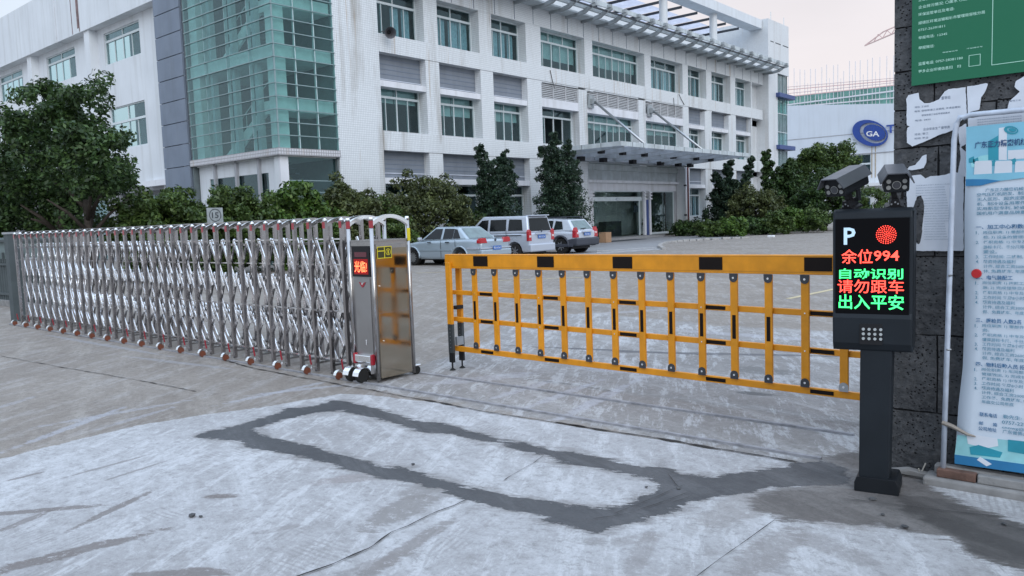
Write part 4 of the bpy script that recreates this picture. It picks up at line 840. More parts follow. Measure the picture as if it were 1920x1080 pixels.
# ================================================================== VEGETATION
def foliage(name, clumps, per, leaf, mat_, parent, flat=0.5, seed=0, aspect=1.7):
    """clumps: array (n, 4) of centre and radius; leaves are small folded quads scattered through each clump"""
    rs = np.random.RandomState(seed); n = len(clumps) * per
    c = np.repeat(clumps[:, :3], per, 0); r = np.repeat(clumps[:, 3], per)
    d = rs.normal(size=(n, 3)); d /= np.linalg.norm(d, axis=1)[:, None]; rad = r * rs.uniform(0.25, 1.0, n) ** 0.6
    P = c + d * rad[:, None] * np.array([1, 1, .8])
    nr = d * flat + rs.normal(size=(n, 3)) * .55 + np.array([0, 0, .35]); nr /= np.linalg.norm(nr, axis=1)[:, None]
    t = np.cross(nr, rs.normal(size=(n, 3))); t /= np.linalg.norm(t, axis=1)[:, None]; b = np.cross(nr, t)
    s = leaf * rs.uniform(.6, 1.35, n)[:, None]
    V = np.empty((n, 4, 3)); V[:, 0] = P - t * s * aspect * .5; V[:, 1] = P + b * s * .42 + nr * s * .1; V[:, 2] = P + t * s * aspect * .5 - nr * s * .12; V[:, 3] = P - b * s * .42 + nr * s * .1
    off = np.array(ORG.get(parent.name, Vector((0, 0, 0)))); V -= off
    me = bpy.data.meshes.new(name); me.vertices.add(n * 4); me.vertices.foreach_set('co', V.astype('f').ravel())
    me.loops.add(n * 4); me.loops.foreach_set('vertex_index', np.arange(n * 4, dtype='i')); me.polygons.add(n)
    me.polygons.foreach_set('loop_start', np.arange(0, n * 4, 4, dtype='i')); me.polygons.foreach_set('loop_total', np.full(n, 4, dtype='i'))
    me.materials.append(mat_); me.update(calc_edges=True); return link(name, me, parent)
def blob_clumps(cx, cy, cz, rx, ry, rz, n, r0, seed, shell=.55, bottom=-.85):
    rs = np.random.RandomState(seed); out = []
    while len(out) < n:
        d = rs.normal(size=3); d /= np.linalg.norm(d)
        if d[2] < bottom: continue
        k = shell + (1 - shell) * rs.rand(); k *= 0.90 + .42 * noise.noise(Vector((d[0] * 2.1 + seed, d[1] * 2.1, d[2] * 2.1)))
        out.append((cx + d[0] * rx * k, cy + d[1] * ry * k, cz + d[2] * rz * k, r0 * rs.uniform(.6, 1.3)))
    return np.array(out)
def trunk(parent, base, top, r, limbs=4, seed=0, spread=1.2):
    rr = random.Random(seed); base = Vector(base); top = Vector(top); q = MB()
    mid = base.lerp(top, .5) + Vector((rr.uniform(-.1, .1), rr.uniform(-.1, .1), 0)); q.tube([base, mid, top], [r, r * .75, r * .5], 9)
    for i in range(limbs):
        a = i * 6.283 / limbs + rr.random(); s0 = base.lerp(top, rr.uniform(.55, .95)); e_ = s0 + Vector((math.cos(a) * spread, math.sin(a) * spread, spread * rr.uniform(.5, 1.1)))
        q.tube([s0, s0.lerp(e_, .5) + Vector((0, 0, .12)), e_], [r * .45, r * .3, r * .12], 6)
    return q.build('trunk', BARK, parent, smooth=True)
# big dark tree left of the glass stair
tr = thing('broadleaf_tree', 'wide dark broadleaf tree in front of the white wing at left edge', 'tree', (-26.4, 10.5, 0))
trunk(tr, (-26.2, 10.4, 0), (-26.6, 10.5, 2.7), .17, 6, 3, 1.2); trunk(tr, (-28.6, 10.3, 0), (-28.9, 10.6, 2.5), .22, 5, 8, 1.1)
cl = np.vstack([blob_clumps(-27.0, 10.6, 4.5, 2.9, 2.4, 1.9, 95, .36, 1), blob_clumps(-30.2, 10.8, 4.2, 3.3, 2.6, 2.0, 110, .45, 2), blob_clumps(-25.3, 10.6, 3.9, 1.4, 1.6, 1.3, 50, .36, 4), blob_clumps(-33.2, 10.8, 4.3, 2.6, 2.4, 1.9, 70, .45, 5), blob_clumps(-28.2, 10.4, 5.5, 2.0, 1.6, 1.0, 50, .4, 6), blob_clumps(-27.5, 11.3, 3.4, 4.5, 1.6, 1.3, 70, .5, 7), blob_clumps(-26.2, 10.4, 5.75, .9, .8, .45, 14, .3, 9), blob_clumps(-31.0, 10.6, 2.6, 3.8, 1.8, 1.3, 110, .5, 14), blob_clumps(-33.5, 10.4, 1.6, 3.2, 1.6, 1.3, 70, .5, 16)])
cl[:, :3] += np.array([[noise.noise(Vector((c[0] * .9, c[1] * .9, c[2] * .9 + k * 7))) * .9 for k in range(3)] for c in cl]); cl = cl[np.array([c[2] < 3.2 or noise.noise(Vector((c[0] * .8, c[1] * .8, c[2] * 1.1 + 3))) > -.22 for c in cl])]
cl = cl[cl[:, 0] / cl[:, 1] < -2.24 - .03 * np.abs(cl[:, 2] - 4.0) - .03 * np.sin(cl[:, 2] * 5)]
foliage('crown', cl, 105, .10, LEAF1, tr, seed=1)
def bush(name, label, cat, cx, cy, rx, ry, h, mt, seed, leaf=.09, nc=90, per=110, zc=.46, group=None, r0=.3, hz=None, trunk_=True):
    t = thing(name, label, cat, (cx, cy, 0), group)
    if trunk_: trunk(t, (cx, cy, 0), (cx, cy, h * .45), .07, 4, seed, min(rx, ry) * .6)
    foliage('crown', blob_clumps(cx, cy, h * zc, rx, ry, h * (1 - zc), nc, r0, seed), per, leaf, mt, t, seed=seed); return t
GH = 'hedge bushes in front of the office building'
bush('hedge_bush', 'leftmost rounded hedge bush, behind the 15 plate', 'bush', -25.9, 12.6, 1.3, 2.0, 3.2, LEAF2, 21, group=GH, nc=230)
bush('hedge_bush', 'hedge bush below the left half of the glass stair corner', 'bush', -25.9, 15.4, 1.3, 2.0, 3.3, LEAF2, 22, group=GH, nc=230)
bush('hedge_bush', 'bright large leaved hedge bush under the glass stair corner edge', 'bush', -25.8, 18.0, 1.3, 1.8, 3.45, LEAF5, 23, leaf=.13, per=80, group=GH, nc=190)
bush('hedge_bush', 'hedge bush with thin sprigs against the tiled wall edge', 'bush', -26.0, 20.6, 1.2, 1.5, 3.6, LEAF4, 24, group=GH, nc=190)
bush('hedge_bush', 'big round olive bush behind the silver sedan', 'bush', -26.2, 25.0, 1.9, 3.1, 3.95, LEAF4, 25, nc=210, group=GH, r0=.36)
bush('hedge_bush', 'low bush filling the gap behind the silver sedan bonnet', 'bush', -25.9, 22.1, 1.3, 1.7, 2.8, LEAF2, 26, group=GH)
bush('hedge_bush', 'dark low bush between sedan roof and silver van', 'bush', -26.2, 28.9, 1.3, 2.2, 2.3, LEAF1, 27, group=GH)
# sprigs
def upright(name, label, cat, cx, cy, spires, mt, seed, leaf=.075, group=None, base_r=1.3, h0=2.2, per=75):
    """columnar shrub: several narrow pointed leaders rising from a dense skirt"""
    t = thing(name, label, cat, (cx, cy, 0), group); rs = np.random.RandomState(seed); cl = []
    for (dx, dy, h, r) in spires:
        n = int(h * 19)
        for i in range(n):
            z = h * (i + .5) / n; rr = r * (1.25 - (z / h) ** 1.3) + .06; a = rs.rand() * 6.28; k = rs.uniform(.1, 1.15)
            cl.append((cx + dx * (z / h) ** .7 + math.cos(a) * rr * k, cy + dy * (z / h) ** .7 + math.sin(a) * rr * k, z + rs.uniform(-.12, .12), .10 + .22 * rr))
    cl += list(blob_clumps(cx, cy, h0 * .45, base_r, base_r, h0 * .55, 50, .32, seed + 1))
    trunk(t, (cx, cy, 0), (cx, cy, h0), .09, 5, seed, .5); foliage('crown', np.array(cl), per, leaf, mt, t, seed=seed); return t
upright('conifer_shrub', 'dark spiky evergreen shrub with several leaders, left of the larger one', 'tree', -25.9, 29.3, [(0, -.9, 5.2, .6), (.2, .6, 4.9, .6), (0, 0, 4.5, 1.0), (0, 1.3, 4.5, .65), (0, -.2, 4.0, 1.3)], LEAF3, 31)
upright('conifer_shrub', 'tall dark evergreen shrub beside the canopy, behind the suv', 'tree', -25.7, 34.2, [(0, -.1, 6.1, .75), (0, -1.1, 5.4, .8), (.2, .9, 5.6, .8), (0, 1.7, 4.7, .8), (0, 0, 5.2, 1.7)], LEAF3, 32, base_r=1.8, h0=3.2)
upright('conifer_shrub', 'near black evergreen shrub right of the entrance downpipe', 'tree', -25.3, 54.5, [(0, .2, 5.3, .7), (1.4, .6, 5.4, .5), (-.6, -.6, 4.4, .9), (0, 0, 3.8, 1.9)], LEAF3, 33, base_r=2.0, h0=3.2, leaf=.12)
bush('garden_bush', 'olive bush right of the near black evergreen', 'bush', -22.9, 53.6, 2.3, 1.8, 3.5, LEAF4, 41, leaf=.12, nc=130, per=90, r0=.4)
upright('leafy_tree', 'tall green tree in front of the end tower glass strip', 'tree', -22.6, 57.6, [(-1.2, 0, 5.9, .8), (.6, 0, 5.2, 1.2), (0, 0, 4.6, 2.2)], LEAF1, 34, base_r=2.6, h0=4.0, leaf=.13)
bush('leafy_tree', 'large rounded light green tree right of the end tower', 'tree', -21.4, 62.5, 3.2, 2.4, 7.1, LEAF2, 42, leaf=.13, nc=300, per=90, r0=.5, zc=.58)
bush('leafy_tree', 'dark tree mass left of the black kiosk cameras', 'tree', -19.2, 57.0, 2.0, 1.8, 4.4, LEAF1, 43, leaf=.12, nc=150, per=90, r0=.42)
GL = 'low shrubs edging the yard by the entrance'
pts_low = [(1245, 441, 1.15, LEAF1, 'dark low shrub next to the right entrance pilaster'), (1290, 443, 1.2, LEAF1, 'low shrub just right of the entrance downpipe'), (1335, 445, 1.1, LEAF2, 'low shrub under the near black evergreen'), (1378, 444, 1.35, LEAF5, 'light green low shrub under the olive bush'),
    (1420, 441, 1.15, LEAF1, 'low shrub between the two light green shrubs'), (1462, 440, 1.7, LEAF2, 'broad low shrub under the tall green tree'), (1492, 438, 1.9, LEAF5, 'light green shrub left of the kiosk'), (1530, 437, 1.7, LEAF2, 'last low shrub, nearest the black kiosk')]
for i, (u, v, h, mt, lab) in enumerate(pts_low):
    x, y = G(u, v); x -= .5; y += .9; bush('low_shrub', lab, 'shrub', x, y, 1.15, 1.0, h, mt, 50 + i, leaf=.11, nc=55, per=70, r0=.28, group=GL, trunk_=False)
bush('garden_bush', 'green bush behind the kiosk, before the factory windows', 'bush', -22.0, 80.0, 3.4, 2.0, 3.6, LEAF2, 61, leaf=.16, nc=80, per=70, r0=.5)
# plant inside the lobby
bush('potted_plant', 'dark potted plant behind the lobby side window', 'plant', -30.2, 51.3, .45, .5, 2.0, LEAF1, 62, leaf=.09, nc=24, per=60, r0=.22)
# yard apron with paved edge before the entrance
ap = jag([G(1000, 486), G(1120, 478), G(1243, 468), G(1238, 461), G(1255, 455), G(1330, 449), G(1400, 446), (-22.5, 50), (-28.4, 50), (-28.4, 38), (-24.3, 34)], .4, .03, 3)
sheet('entrance_apron', [ap], 0.0, C_APRON)
kb_ = thing('apron_kerb', 'curved low kerb of small setts in front of the entrance shrubs', 'kerb', (-20, 42, 0))
kp = [Vector((*G(u, v), 0)) for u, v in [(1245, 468), (1237, 464), (1240, 459), (1256, 455), (1290, 452.5), (1330, 450), (1370, 448), (1405, 446.5)]]
kset = MB().box(-.23, .23, -.1, .1, 0, .11).mesh('kerb_stone', simple('kerb_stone_grey', (0.38, 0.37, 0.36), 0.85, var=.25, sc=6))
for i in range(len(kp) - 1):
    a, b = kp[i], kp[i + 1]; L = (b - a).length; k = max(1, int(L / .5)); an = math.atan2((b - a).y, (b - a).x)
    for j in range(k): inst('kerb_stone', kset, kb_, a.lerp(b, (j + .5) / k), (0, 0, an), (1, 1, .8 + .3 * rnd.random()))
sett = MB().box(-.16, .16, -.16, .16, 0, .02).mesh('paving_sett', simple('paving_sett_grey', (0.42, 0.42, 0.43), 0.8, var=.2, sc=3))
for u in np.arange(1125, 1245, 7.5):
    for dv_ in (0, 3.4): x, y = G(u, 474 - (u - 1125) * .06 - dv_); inst('paving_sett', sett, kb_, (x, y, 0), (0, 0, .7))
for u, v, w_, lab in ((1150, 451, 1.2, 'dark door mat on the apron before the entrance'),):
    x, y = G(u + 20, v); q = MB().box(x - .5, x + .5, y - 2.0, y + 2.0, 0.004, .02); tag(q.build('door_mat', DSTEEL), lab, 'mat')
x, y = G(1130, 458); q = MB(); q.box(-26.85, -26.35, 39.75, 40.35, .004, .62); cbx = tag(q.build('cardboard_box', CARD, bevel=.01), 'closed brown cardboard box standing by the entrance', 'box')
x, y = G(1446, 445); q = MB(); q.box(x - .2, x + .2, y - .1, y + .1, -.01, .12); tag(q.build('white_stone', WHITE, bevel=.03), 'small white stone at the edge of the shrub bed', 'stone')

# number plate in the hedge
n15 = thing('number_plate_sign', 'square white plate with circled number 15 in front of the hedge', 'sign', (-24.3, 13.58, 0))
MB().cyl((-24.33, 13.58, 0), (-24.33, 13.58, 1.9), .03, 8).build('post', POLE, n15)
q = MB(); q.box(-24.32, -24.29, 13.3, 13.86, 1.84, 2.33); q.build('plate', simple('weathered_white_plate', (0.30, 0.33, 0.34), 0.6, var=.25, sc=8), n15)
ang = [i * 2 * math.pi / 32 for i in range(32)]; q = MB()
vs = [(-24.28, 13.58 + math.cos(a) * .21, 2.085 + math.sin(a) * .21) for a in ang] + [(-24.28, 13.58 + math.cos(a) * .185, 2.085 + math.sin(a) * .185) for a in ang]
q.add(vs, [(i, (i + 1) % 32, 32 + (i + 1) % 32, 32 + i) for i in range(32)]); q.build('ring', DSTEEL, n15)
text_mesh('number', '15', DSTEEL, (-24.28, 13.46, 1.99), (0, 1, 0), (0, 0, 1), None, .24, .19, n15, bold=.02)

# ================================================================== CARS
def loft(q, stations, ring):
    """stations: list of lists of (x, y, z) rings, closed"""
    n = len(ring(stations[0])); vs = []
    for s in stations: vs += ring(s)
    fs = [(i * n + k, i * n + (k + 1) % n, (i + 1) * n + (k + 1) % n, (i + 1) * n + k) for i in range(len(stations) - 1) for k in range(n)]
    fs += [tuple(range(n)), tuple(range(len(stations) * n - 1, (len(stations) - 1) * n - 1, -1))]
    return q.add(vs, fs)
def car(name, label, kind, loc, head, paint):
    S = dict(
      sedan=dict(L=2.2, st=[(-2.2, .38, .86, .72), (-2.12, .3, .93, .79), (-1.6, .26, .97, .83), (-.9, .24, .96, .835), (.2, .24, .93, .835), (.95, .24, .90, .83), (1.5, .26, .83, .80), (2.0, .3, .76, .76), (2.2, .4, .66, .68)],
        wb=(1.25, -1.22), wr=.30, cab=[(-1.62, .93), (-.98, 1.395), (.18, 1.415), (.92, .90)], wt=.58, wbt=.78, zb=.92),
      van=dict(L=2.1, st=[(-2.1, .32, .98, .78), (-2.04, .28, 1.04, .81), (-1.4, .24, 1.05, .835), (0, .24, 1.04, .84), (1.0, .24, 1.0, .835), (1.55, .26, .95, .81), (1.95, .3, .78, .78), (2.1, .4, .62, .68)],
        wb=(1.30, -1.36), wr=.31, cab=[(-2.07, 1.02), (-1.92, 1.72), (.45, 1.74), (1.35, .98)], wt=.66, wbt=.81, zb=1.03),
      suv=dict(L=2.12, st=[(-2.12, .5, .92, .78), (-2.06, .36, .99, .83), (-1.4, .30, 1.02, .88), (-.6, .28, 1.0, .885), (.3, .28, .98, .885), (1.1, .3, .95, .87), (1.7, .34, .88, .83), (2.0, .4, .78, .78), (2.12, .5, .68, .7)],
        wb=(1.28, -1.32), wr=.34, cab=[(-2.04, .98), (-1.62, 1.50), (-.1, 1.58), (.25, 1.56), (1.15, .95)], wt=.62, wbt=.83, zb=.98))[kind]
    t = thing(name, label, 'car', loc)
    q = MB()
    def ring(s):
        x, zb, zt, w_ = s; zm = zb + (zt - zb) * .45
        h = [(w_ * .90, zb), (w_ * .985, zb + .08), (w_ * 1.0, zm), (w_ * .985, zt - .14), (w_ * .95, zt - .04), (w_ * .88, zt)]
        return [(x, y, z) for y, z in h] + [(x, -y, z) for y, z in reversed(h)]
    loft(q, S['st'], ring); bo = q.build('body', paint, None, smooth=True)
    # wheel arches are cut out of the body
    for xw in S['wb']:
        for s in (-1, 1):
            cu = MB().cyl((xw, s * .55, S['wr'] + .01), (xw, s * 1.2, S['wr'] + .01), S['wr'] + .075, 24).build('wheel_cut', BLK, None); cu['kind'] = 'structure'
            md = bo.modifiers.new('arch', 'BOOLEAN'); md.object = cu; md.operation = 'DIFFERENCE'; md.solver = 'EXACT'
    dg = bpy.context.evaluated_depsgraph_get(); me2 = bpy.data.meshes.new_from_object(bo.evaluated_get(dg)); bo.modifiers.clear(); bo.data = me2
    for o in [o for o in bpy.data.objects if o.name.startswith('wheel_cut')]: bpy.data.objects.remove(o)
    for p_ in bo.data.polygons: p_.use_smooth = True
    md = bo.modifiers.new('bevel', 'BEVEL'); md.width = .012; md.segments = 2; md.limit_method = 'ANGLE'; md.angle_limit = R(40)
    md = bo.modifiers.new('wn', 'WEIGHTED_NORMAL'); md.keep_sharp = True
    bo.parent = t; ORG[bo.name] = Vector((0, 0, 0))
    def P(name, q_, mt, par=t, **kw):
        o = q_.build(name, mt, None, **kw); o.parent = par; return o
    # cabin
    cab = S['cab']; q = MB(); st = []
    zb, wt, wbt = S['zb'], S['wt'], S['wbt']; ztop = max(c[1] for c in cab)
    def half(z): return wbt + (wt - wbt) * max(0, (z - zb)) / (ztop - zb)
    n = len(cab); vs = []
    for s in (1, -1): vs += [(x, s * half(z), z - .0) for x, z in cab]
    fs = [tuple(range(n)), tuple(range(2 * n - 1, n - 1, -1))] + [(i, i + n, (i + 1) % n + n, (i + 1) % n) for i in range(n)]
    q.add(vs, fs); ro = P('roof', q, paint, bevel=.07, seg=4); 
    for f in ro.data.polygons: f.use_smooth = True
    md = ro.modifiers.new('wn', 'WEIGHTED_NORMAL')
    # glass laid 6 mm proud of the pillars
    def sidewin(pts, nm='side_window', gm=CGLS):
        for s in (1, -1):
            q_ = MB(); vv = [(x, s * (half(z) + .008), z) for x, z in pts]; q_.add(vv, [tuple(range(len(vv)))]); P(nm, q_, gm)
    def face(i0, i1, m0, m1, side, nm, gm):
        (xa, za), (xb, zb_) = cab[i0], cab[i1]; a = Vector((xa, 0, za)); b = Vector((xb, 0, zb_)); p0 = a.lerp(b, m0); p1 = a.lerp(b, m1)
        nrm_ = Vector((-(b - a).z, 0, (b - a).x)).normalized(); nrm_ = nrm_ if nrm_.z > 0 else -nrm_
        q_ = MB(); o = nrm_ * .012; w0 = half(p0.z) * side; w1 = half(p1.z) * side
        k_ = 6; r0_ = [p0 + o + Vector((0, -w0 + 2 * w0 * i / k_, 0)) for i in range(k_ + 1)]; r1_ = [p1 + o + Vector((0, -w1 + 2 * w1 * i / k_, 0)) for i in range(k_ + 1)]
        q_.add(r0_ + r1_, [(i, i + 1, k_ + 2 + i, k_ + 1 + i) for i in range(k_)]); return P(nm, q_, gm)
    if kind == 'sedan':
        sidewin([(-1.22, .99), (-.98, 1.30), (-.84, 1.33), (-.84, .985)]); sidewin([(-.82, .985), (-.82, 1.335), (-.33, 1.345), (-.33, .975)]); sidewin([(-.22, .975), (-.22, 1.345), (.15, 1.34), (.66, .965)])
        rw_ = face(0, 1, .10, .88, .84, 'rear_window', CGLS2); face(3, 2, .12, .9, .86, 'windscreen', CGLS)
    elif kind == 'van':
        sidewin([(-1.78, 1.14), (-1.68, 1.58), (-1.02, 1.60), (-1.02, 1.14)]); sidewin([(-.88, 1.14), (-.88, 1.60), (-.02, 1.60), (-.02, 1.14)]); sidewin([(.1, 1.14), (.1, 1.60), (.45, 1.58), (.98, 1.14)])
        rw_ = face(0, 1, .12, .86, .86, 'rear_window', CGLS); face(3, 2, .12, .9, .86, 'windscreen', CGLS)
    else:
        sidewin([(-1.42, 1.08), (-1.3, 1.42), (-.95, 1.46), (-.9, 1.06)]); sidewin([(-.82, 1.06), (-.82, 1.47), (-.1, 1.49), (-.1, 1.04)]); sidewin([(0, 1.04), (0, 1.49), (.22, 1.47), (.8, 1.03)])
        rw_ = face(0, 1, .14, .9, .80, 'rear_window', CGLS2); face(4, 3, .12, .9, .86, 'windscreen', CGLS)
        for s in (1, -1): P('roof_rail', MB().tube([(-1.5, s * .56, 1.53), (-1.4, s * .56, 1.60), (-.9, s * .57, 1.62), (.0, s * .57, 1.62), (.1, s * .57, 1.57)], .02, 6), CLAD, smooth=True)
    # wiper
    x0_ = cab[0][0]; P('wiper', MB().beam((x0_ - .0, .3, cab[0][1] + .10), (x0_ + .02, -.1, cab[0][1] + .12), .025, .03), BLK) if kind == 'suv' else None
    # wheels
    for xw in S['wb']:
        for s in (-1, 1):
            yo = s * (.80 if kind == 'sedan' else .81 if kind == 'van' else .86); yi = yo - s * .19
            wl = P('wheel', MB().cyl((xw, yi, S['wr']), (xw, yo, S['wr']), S['wr'], 28), RUB, bevel=.03)
            hb = MB(); hb.cyl((xw, yo, S['wr']), (xw, yo + s * .006, S['wr']), S['wr'] * .62, 20)
            rim = hb.build('rim', BLK, None); rim.parent = wl; hb = MB()
            for k in range(7 if kind != 'sedan' else 12):
                a = k * 6.283 / (7 if kind != 'sedan' else 12); hb.beam((xw + math.cos(a) * .03, yo + s * .012, S['wr'] + math.sin(a) * .03), (xw + math.cos(a) * S['wr'] * .6, yo + s * .012, S['wr'] + math.sin(a) * S['wr'] * .6), .045, .012, (0, s, 0))
            hb.cyl((xw, yo + s * .004, S['wr']), (xw, yo + s * .022, S['wr']), .06, 12); sp_ = hb.build('spokes', HUB, None); sp_.parent = wl
            wl2 = P('wheel_well', MB().cyl((xw, yi - s * .12, S['wr'] + .02), (xw, yi - s * .1, S['wr'] + .02), S['wr'] + .06, 20), BLK)
            if kind == 'sedan':
                am = MB(); pts = [(xw + math.cos(a) * (S['wr'] + .095), s * .842, S['wr'] + .01 + math.sin(a) * (S['wr'] + .095)) for a in np.linspace(-.1, 3.24, 15)]; am.tube(pts, .028, 6); P('arch_trim', am, paint, smooth=True)
    xr = -S['L']
    if kind == 'sedan':
        for s in (1, -1):
            P('tail_lamp', MB().prism([(s * .42, .80), (s * .80, .80), (s * .80, .98 - .02), (s * .70, .99), (s * .50, .98)], (xr - .015, 0, 0), (0, 1, 0), (0, 0, 1), (.12, 0, 0)), TAIL, bevel=.01)
            P('tail_lamp_side', MB().box(xr - .0, xr + .13, s * .79, s * .842, .80, .93), TAIL, bevel=.02)
            P('bumper_trim', MB().box(-2.16, -1.6, s * .80, s * .853, .60, .66), SILV2); P('side_moulding', MB().box(-.82, .84, s * .835, s * .852, .55, .60), paint)
            for xh in (-.62, .32): P('door_handle', MB().box(xh - .10, xh + .08, s * .84, s * .87, .84, .875), BLK)
            P('wing_mirror', MB().box(.66, .78, s * .84, s * 1.0, .93, 1.05), SILV2, bevel=.03)
        P('bumper', MB().box(xr - .09, xr + .25, -.80, .80, .34, .58), paint, bevel=.05); P('number_plate', MB().box(xr - .10, xr - .093, -.22, .22, .55, .69), PLATE); P('plate_trim', MB().box(xr - .06, xr, -.8, .8, .60, .64), SILV2)
        P('badge', MB().cyl((xr - .03, 0, .90), (xr - .0, 0, .90), .045, 14), CLAD)
        P('door_gap', MB().box(-.29, -.275, .84, .844, .3, .93), BLK); P('door_gap', MB().box(-1.02, -1.005, .836, .84, .6, .93), BLK)
    elif kind == 'van':
        for s in (1, -1):
            P('tail_lamp', MB().prism([(s * .64, .72), (s * .83, .72), (s * .83, 1.10), (s * .76, 1.18), (s * .66, 1.10)], (xr - .02, 0, 0), (0, 1, 0), (0, 0, 1), (.12, 0, 0)), TAIL, bevel=.012)
            P('reversing_lamp', MB().box(xr - .028, xr - .02, s * .68, s * .80, .86, .94), TAILW)
            P('door_rail', MB().box(-1.75, -.3, s * .838, s * .852, .94, .97), BLK); P('door_handle', MB().box(.2, .38, s * .84, s * .87, .92, .95), CLAD); P('wing_mirror', MB().box(1.0, 1.12, s * .84, s * 1.0, 1.1, 1.26), paint, bevel=.03)
        P('bumper', MB().box(xr - .10, xr + .3, -.80, .80, .28, .60), paint, bevel=.05); P('number_plate', MB().box(xr - .03, xr - .022, -.24, .24, .80, .95), PLATE); P('plate_trim', MB().box(xr - .05, xr, -.42, .42, .97, 1.02), SILV2)
        q_ = MB(); q_.prism([(-.07, .05), (-.02, .03), (0, -.04), (.02, .03), (.07, .05), (0, -.08)], (xr - .035, 0, 1.12), (0, 1, 0), (0, 0, 1), (.02, 0, 0)); P('badge', q_, CLAD)
        P('door_gap', MB().box(-.96, -.94, .838, .843, .35, 1.5), BLK); P('door_gap', MB().box(.04, .055, .838, .843, .35, 1.1), BLK); P('roof_edge', MB().box(xr + .02, xr + .3, -.6, .6, 1.70, 1.745), paint, bevel=.02)
    else:
        for s in (1, -1):
            P('tail_lamp', MB().prism([(s * .60, .70), (s * .86, .70), (s * .84, 1.0), (s * .74, 1.16), (s * .66, 1.0)], (xr - .03, 0, 0), (0, 1, 0), (0, 0, 1), (.2, 0, 0)), TAIL, bevel=.02)
            P('reversing_lamp', MB().box(xr - .038, xr - .03, s * .64, s * .76, .86, .94), TAILW)
            P('side_cladding', MB().box(-2.0, 2.0, s * .855, s * .895, .30, .44), CLAD, bevel=.02)
            for xw in S['wb']: am = MB().tube([(xw + math.cos(a) * (S['wr'] + .11), s * .885, S['wr'] + math.sin(a) * (S['wr'] + .11)) for a in np.linspace(-.1, 3.24, 13)], .05, 6); P('arch_cladding', am, CLAD, smooth=True)
            P('wing_mirror', MB().box(.85, .97, s * .88, s * 1.04, 1.02, 1.16), paint, bevel=.03)
        P('bumper', MB().box(xr - .12, xr + .45, -.86, .86, .34, .68), CLAD, bevel=.07); P('number_plate', MB().box(xr - .055, xr - .045, -.24, .24, .78, .91), PLATE); P('plate_trim', MB().box(xr - .07, xr, -.38, .38, .93, .98), SILV2)
    pm = text_mesh('plate_number', {'sedan': '粤E·N7562', 'van': '粤E·35Z54', 'suv': '粤E·C8213'}[kind], PLW, (0, 0, 0), (0, -1, 0), (0, 0, 1), None, .38, .085, t)
    zc_ = {'sedan': .578, 'van': .83, 'suv': .802}[kind]; xp = {'sedan': xr - .102, 'van': xr - .032, 'suv': xr - .057}[kind]; pm.location = (xp, .19, zc_); pm.parent = t
    # the text was written in world coordinates relative to the car's root
    off = Vector(loc); 
    for v_ in pm.data.vertices: v_.co += off
    P('underbody', MB().box(-S['L'] + .3, S['L'] - .3, -.68, .68, .2, .34), BLK)
    t.rotation_euler = (0, 0, R(head)); return t
car('sedan_car', 'silver saloon car with red tail lamps parked nearest the gate', 'sedan', (-20.9, 21.1, 0), 180, SILV)
car('van_car', 'silver minivan parked between the saloon and the suv', 'van', (-21.8, 25.05, 0), 180, SILV2)
car('suv_car', 'light silver suv with dark grey cladding parked nearest the entrance', 'suv', (-22.3, 28.9, 0), 180, SILV3)

# ================================================================== RETRACTABLE STAINLESS GATE
gt = thing('retractable_gate', 'long stainless steel folding gate on small wheels with a red display on its drive cabinet', 'gate', (-11, 5.35, 0))
STEELP = simple('post_stainless', (0.43, 0.405, 0.405), 0.22, 1.0, var=0.15, sc=5)
PF, PB = 5.10, 5.58; pitch = .2795; NF = 35; gx = [-6.63 - pitch * i for i in range(NF)]
pq = MB(); pq.box(-.019, .019, -.019, .019, .02, 1.655); pme = pq.mesh('gate_post', STEELP)
pcq = MB(); pcq.cyl((0, 0, 1.655), (0, 0, 1.668), .026, 14, .023).cyl((0, 0, 1.668), (0, 0, 1.682), .023, 14, .008); capme = pcq.mesh('post_cap', STEELB, smooth=True)
rq = MB(); rq.box(-.021, .021, -.0235, -.0195, 1.575, 1.645); rme = rq.mesh('post_reflector', REDR)
aq = MB(); npt = 12; Lc = PB - PF
for zoff, hh, yw in ((0, .028, .0),):
    up_, lo = [], []
    for i in range(npt + 1):
        t = i / npt; y = PF + Lc * t; k_ = math.sin(math.pi * t) ** .8; up_.append((y, 1.622 + .076 * k_)); lo.append((y, 1.575 + .088 * k_))
    aq.prism(up_ + lo[::-1], (-.017, 0, 0), (0, 1, 0), (0, 0, 1), (.034, 0, 0))
aq.cur = 1
for i in range(npt): aq.add([(-.0175, up_[i][0], up_[i][1] + .001), (.0175, up_[i][0], up_[i][1] + .001), (.0175, up_[i + 1][0], up_[i + 1][1] + .001), (-.0175, up_[i + 1][0], up_[i + 1][1] + .001)], [(0, 1, 2, 3)])  # brighter strip on the arch top: sky sheen put into the colour
ame = aq.mesh('gate_arch', [STEEL, STEELB])
xme = MB().box(-.012, .012, PF + .02, PB - .02, -.01, .01).mesh('cross_tie', STEEL)
wq = MB(); wq.cyl((-.012, 0, .040), (.012, 0, .040), .039, 18); wme = wq.mesh('castor_wheel', ORW)
fq = MB(); 
for k in range(6):
    a0, a1 = math.pi * k / 6 - .15, math.pi * (k + 1) / 6 - .15; r_ = .058
    fq.add([(-.022, math.cos(a0) * r_, .047 + math.sin(a0) * r_), (.022, math.cos(a0) * r_, .047 + math.sin(a0) * r_), (.022, math.cos(a1) * r_, .047 + math.sin(a1) * r_), (-.022, math.cos(a1) * r_, .047 + math.sin(a1) * r_)], [(0, 1, 2, 3)])
fq.box(-.008, .008, .03, .11, .05, .064); fme = fq.mesh('wheel_fender', STEELB)
cq = MB(); cq.tube([(0, .06, .10), (.0, .05, .15), (.008, .04, .21)], .009, 6); cme = cq.mesh('castor_arm', REDR)
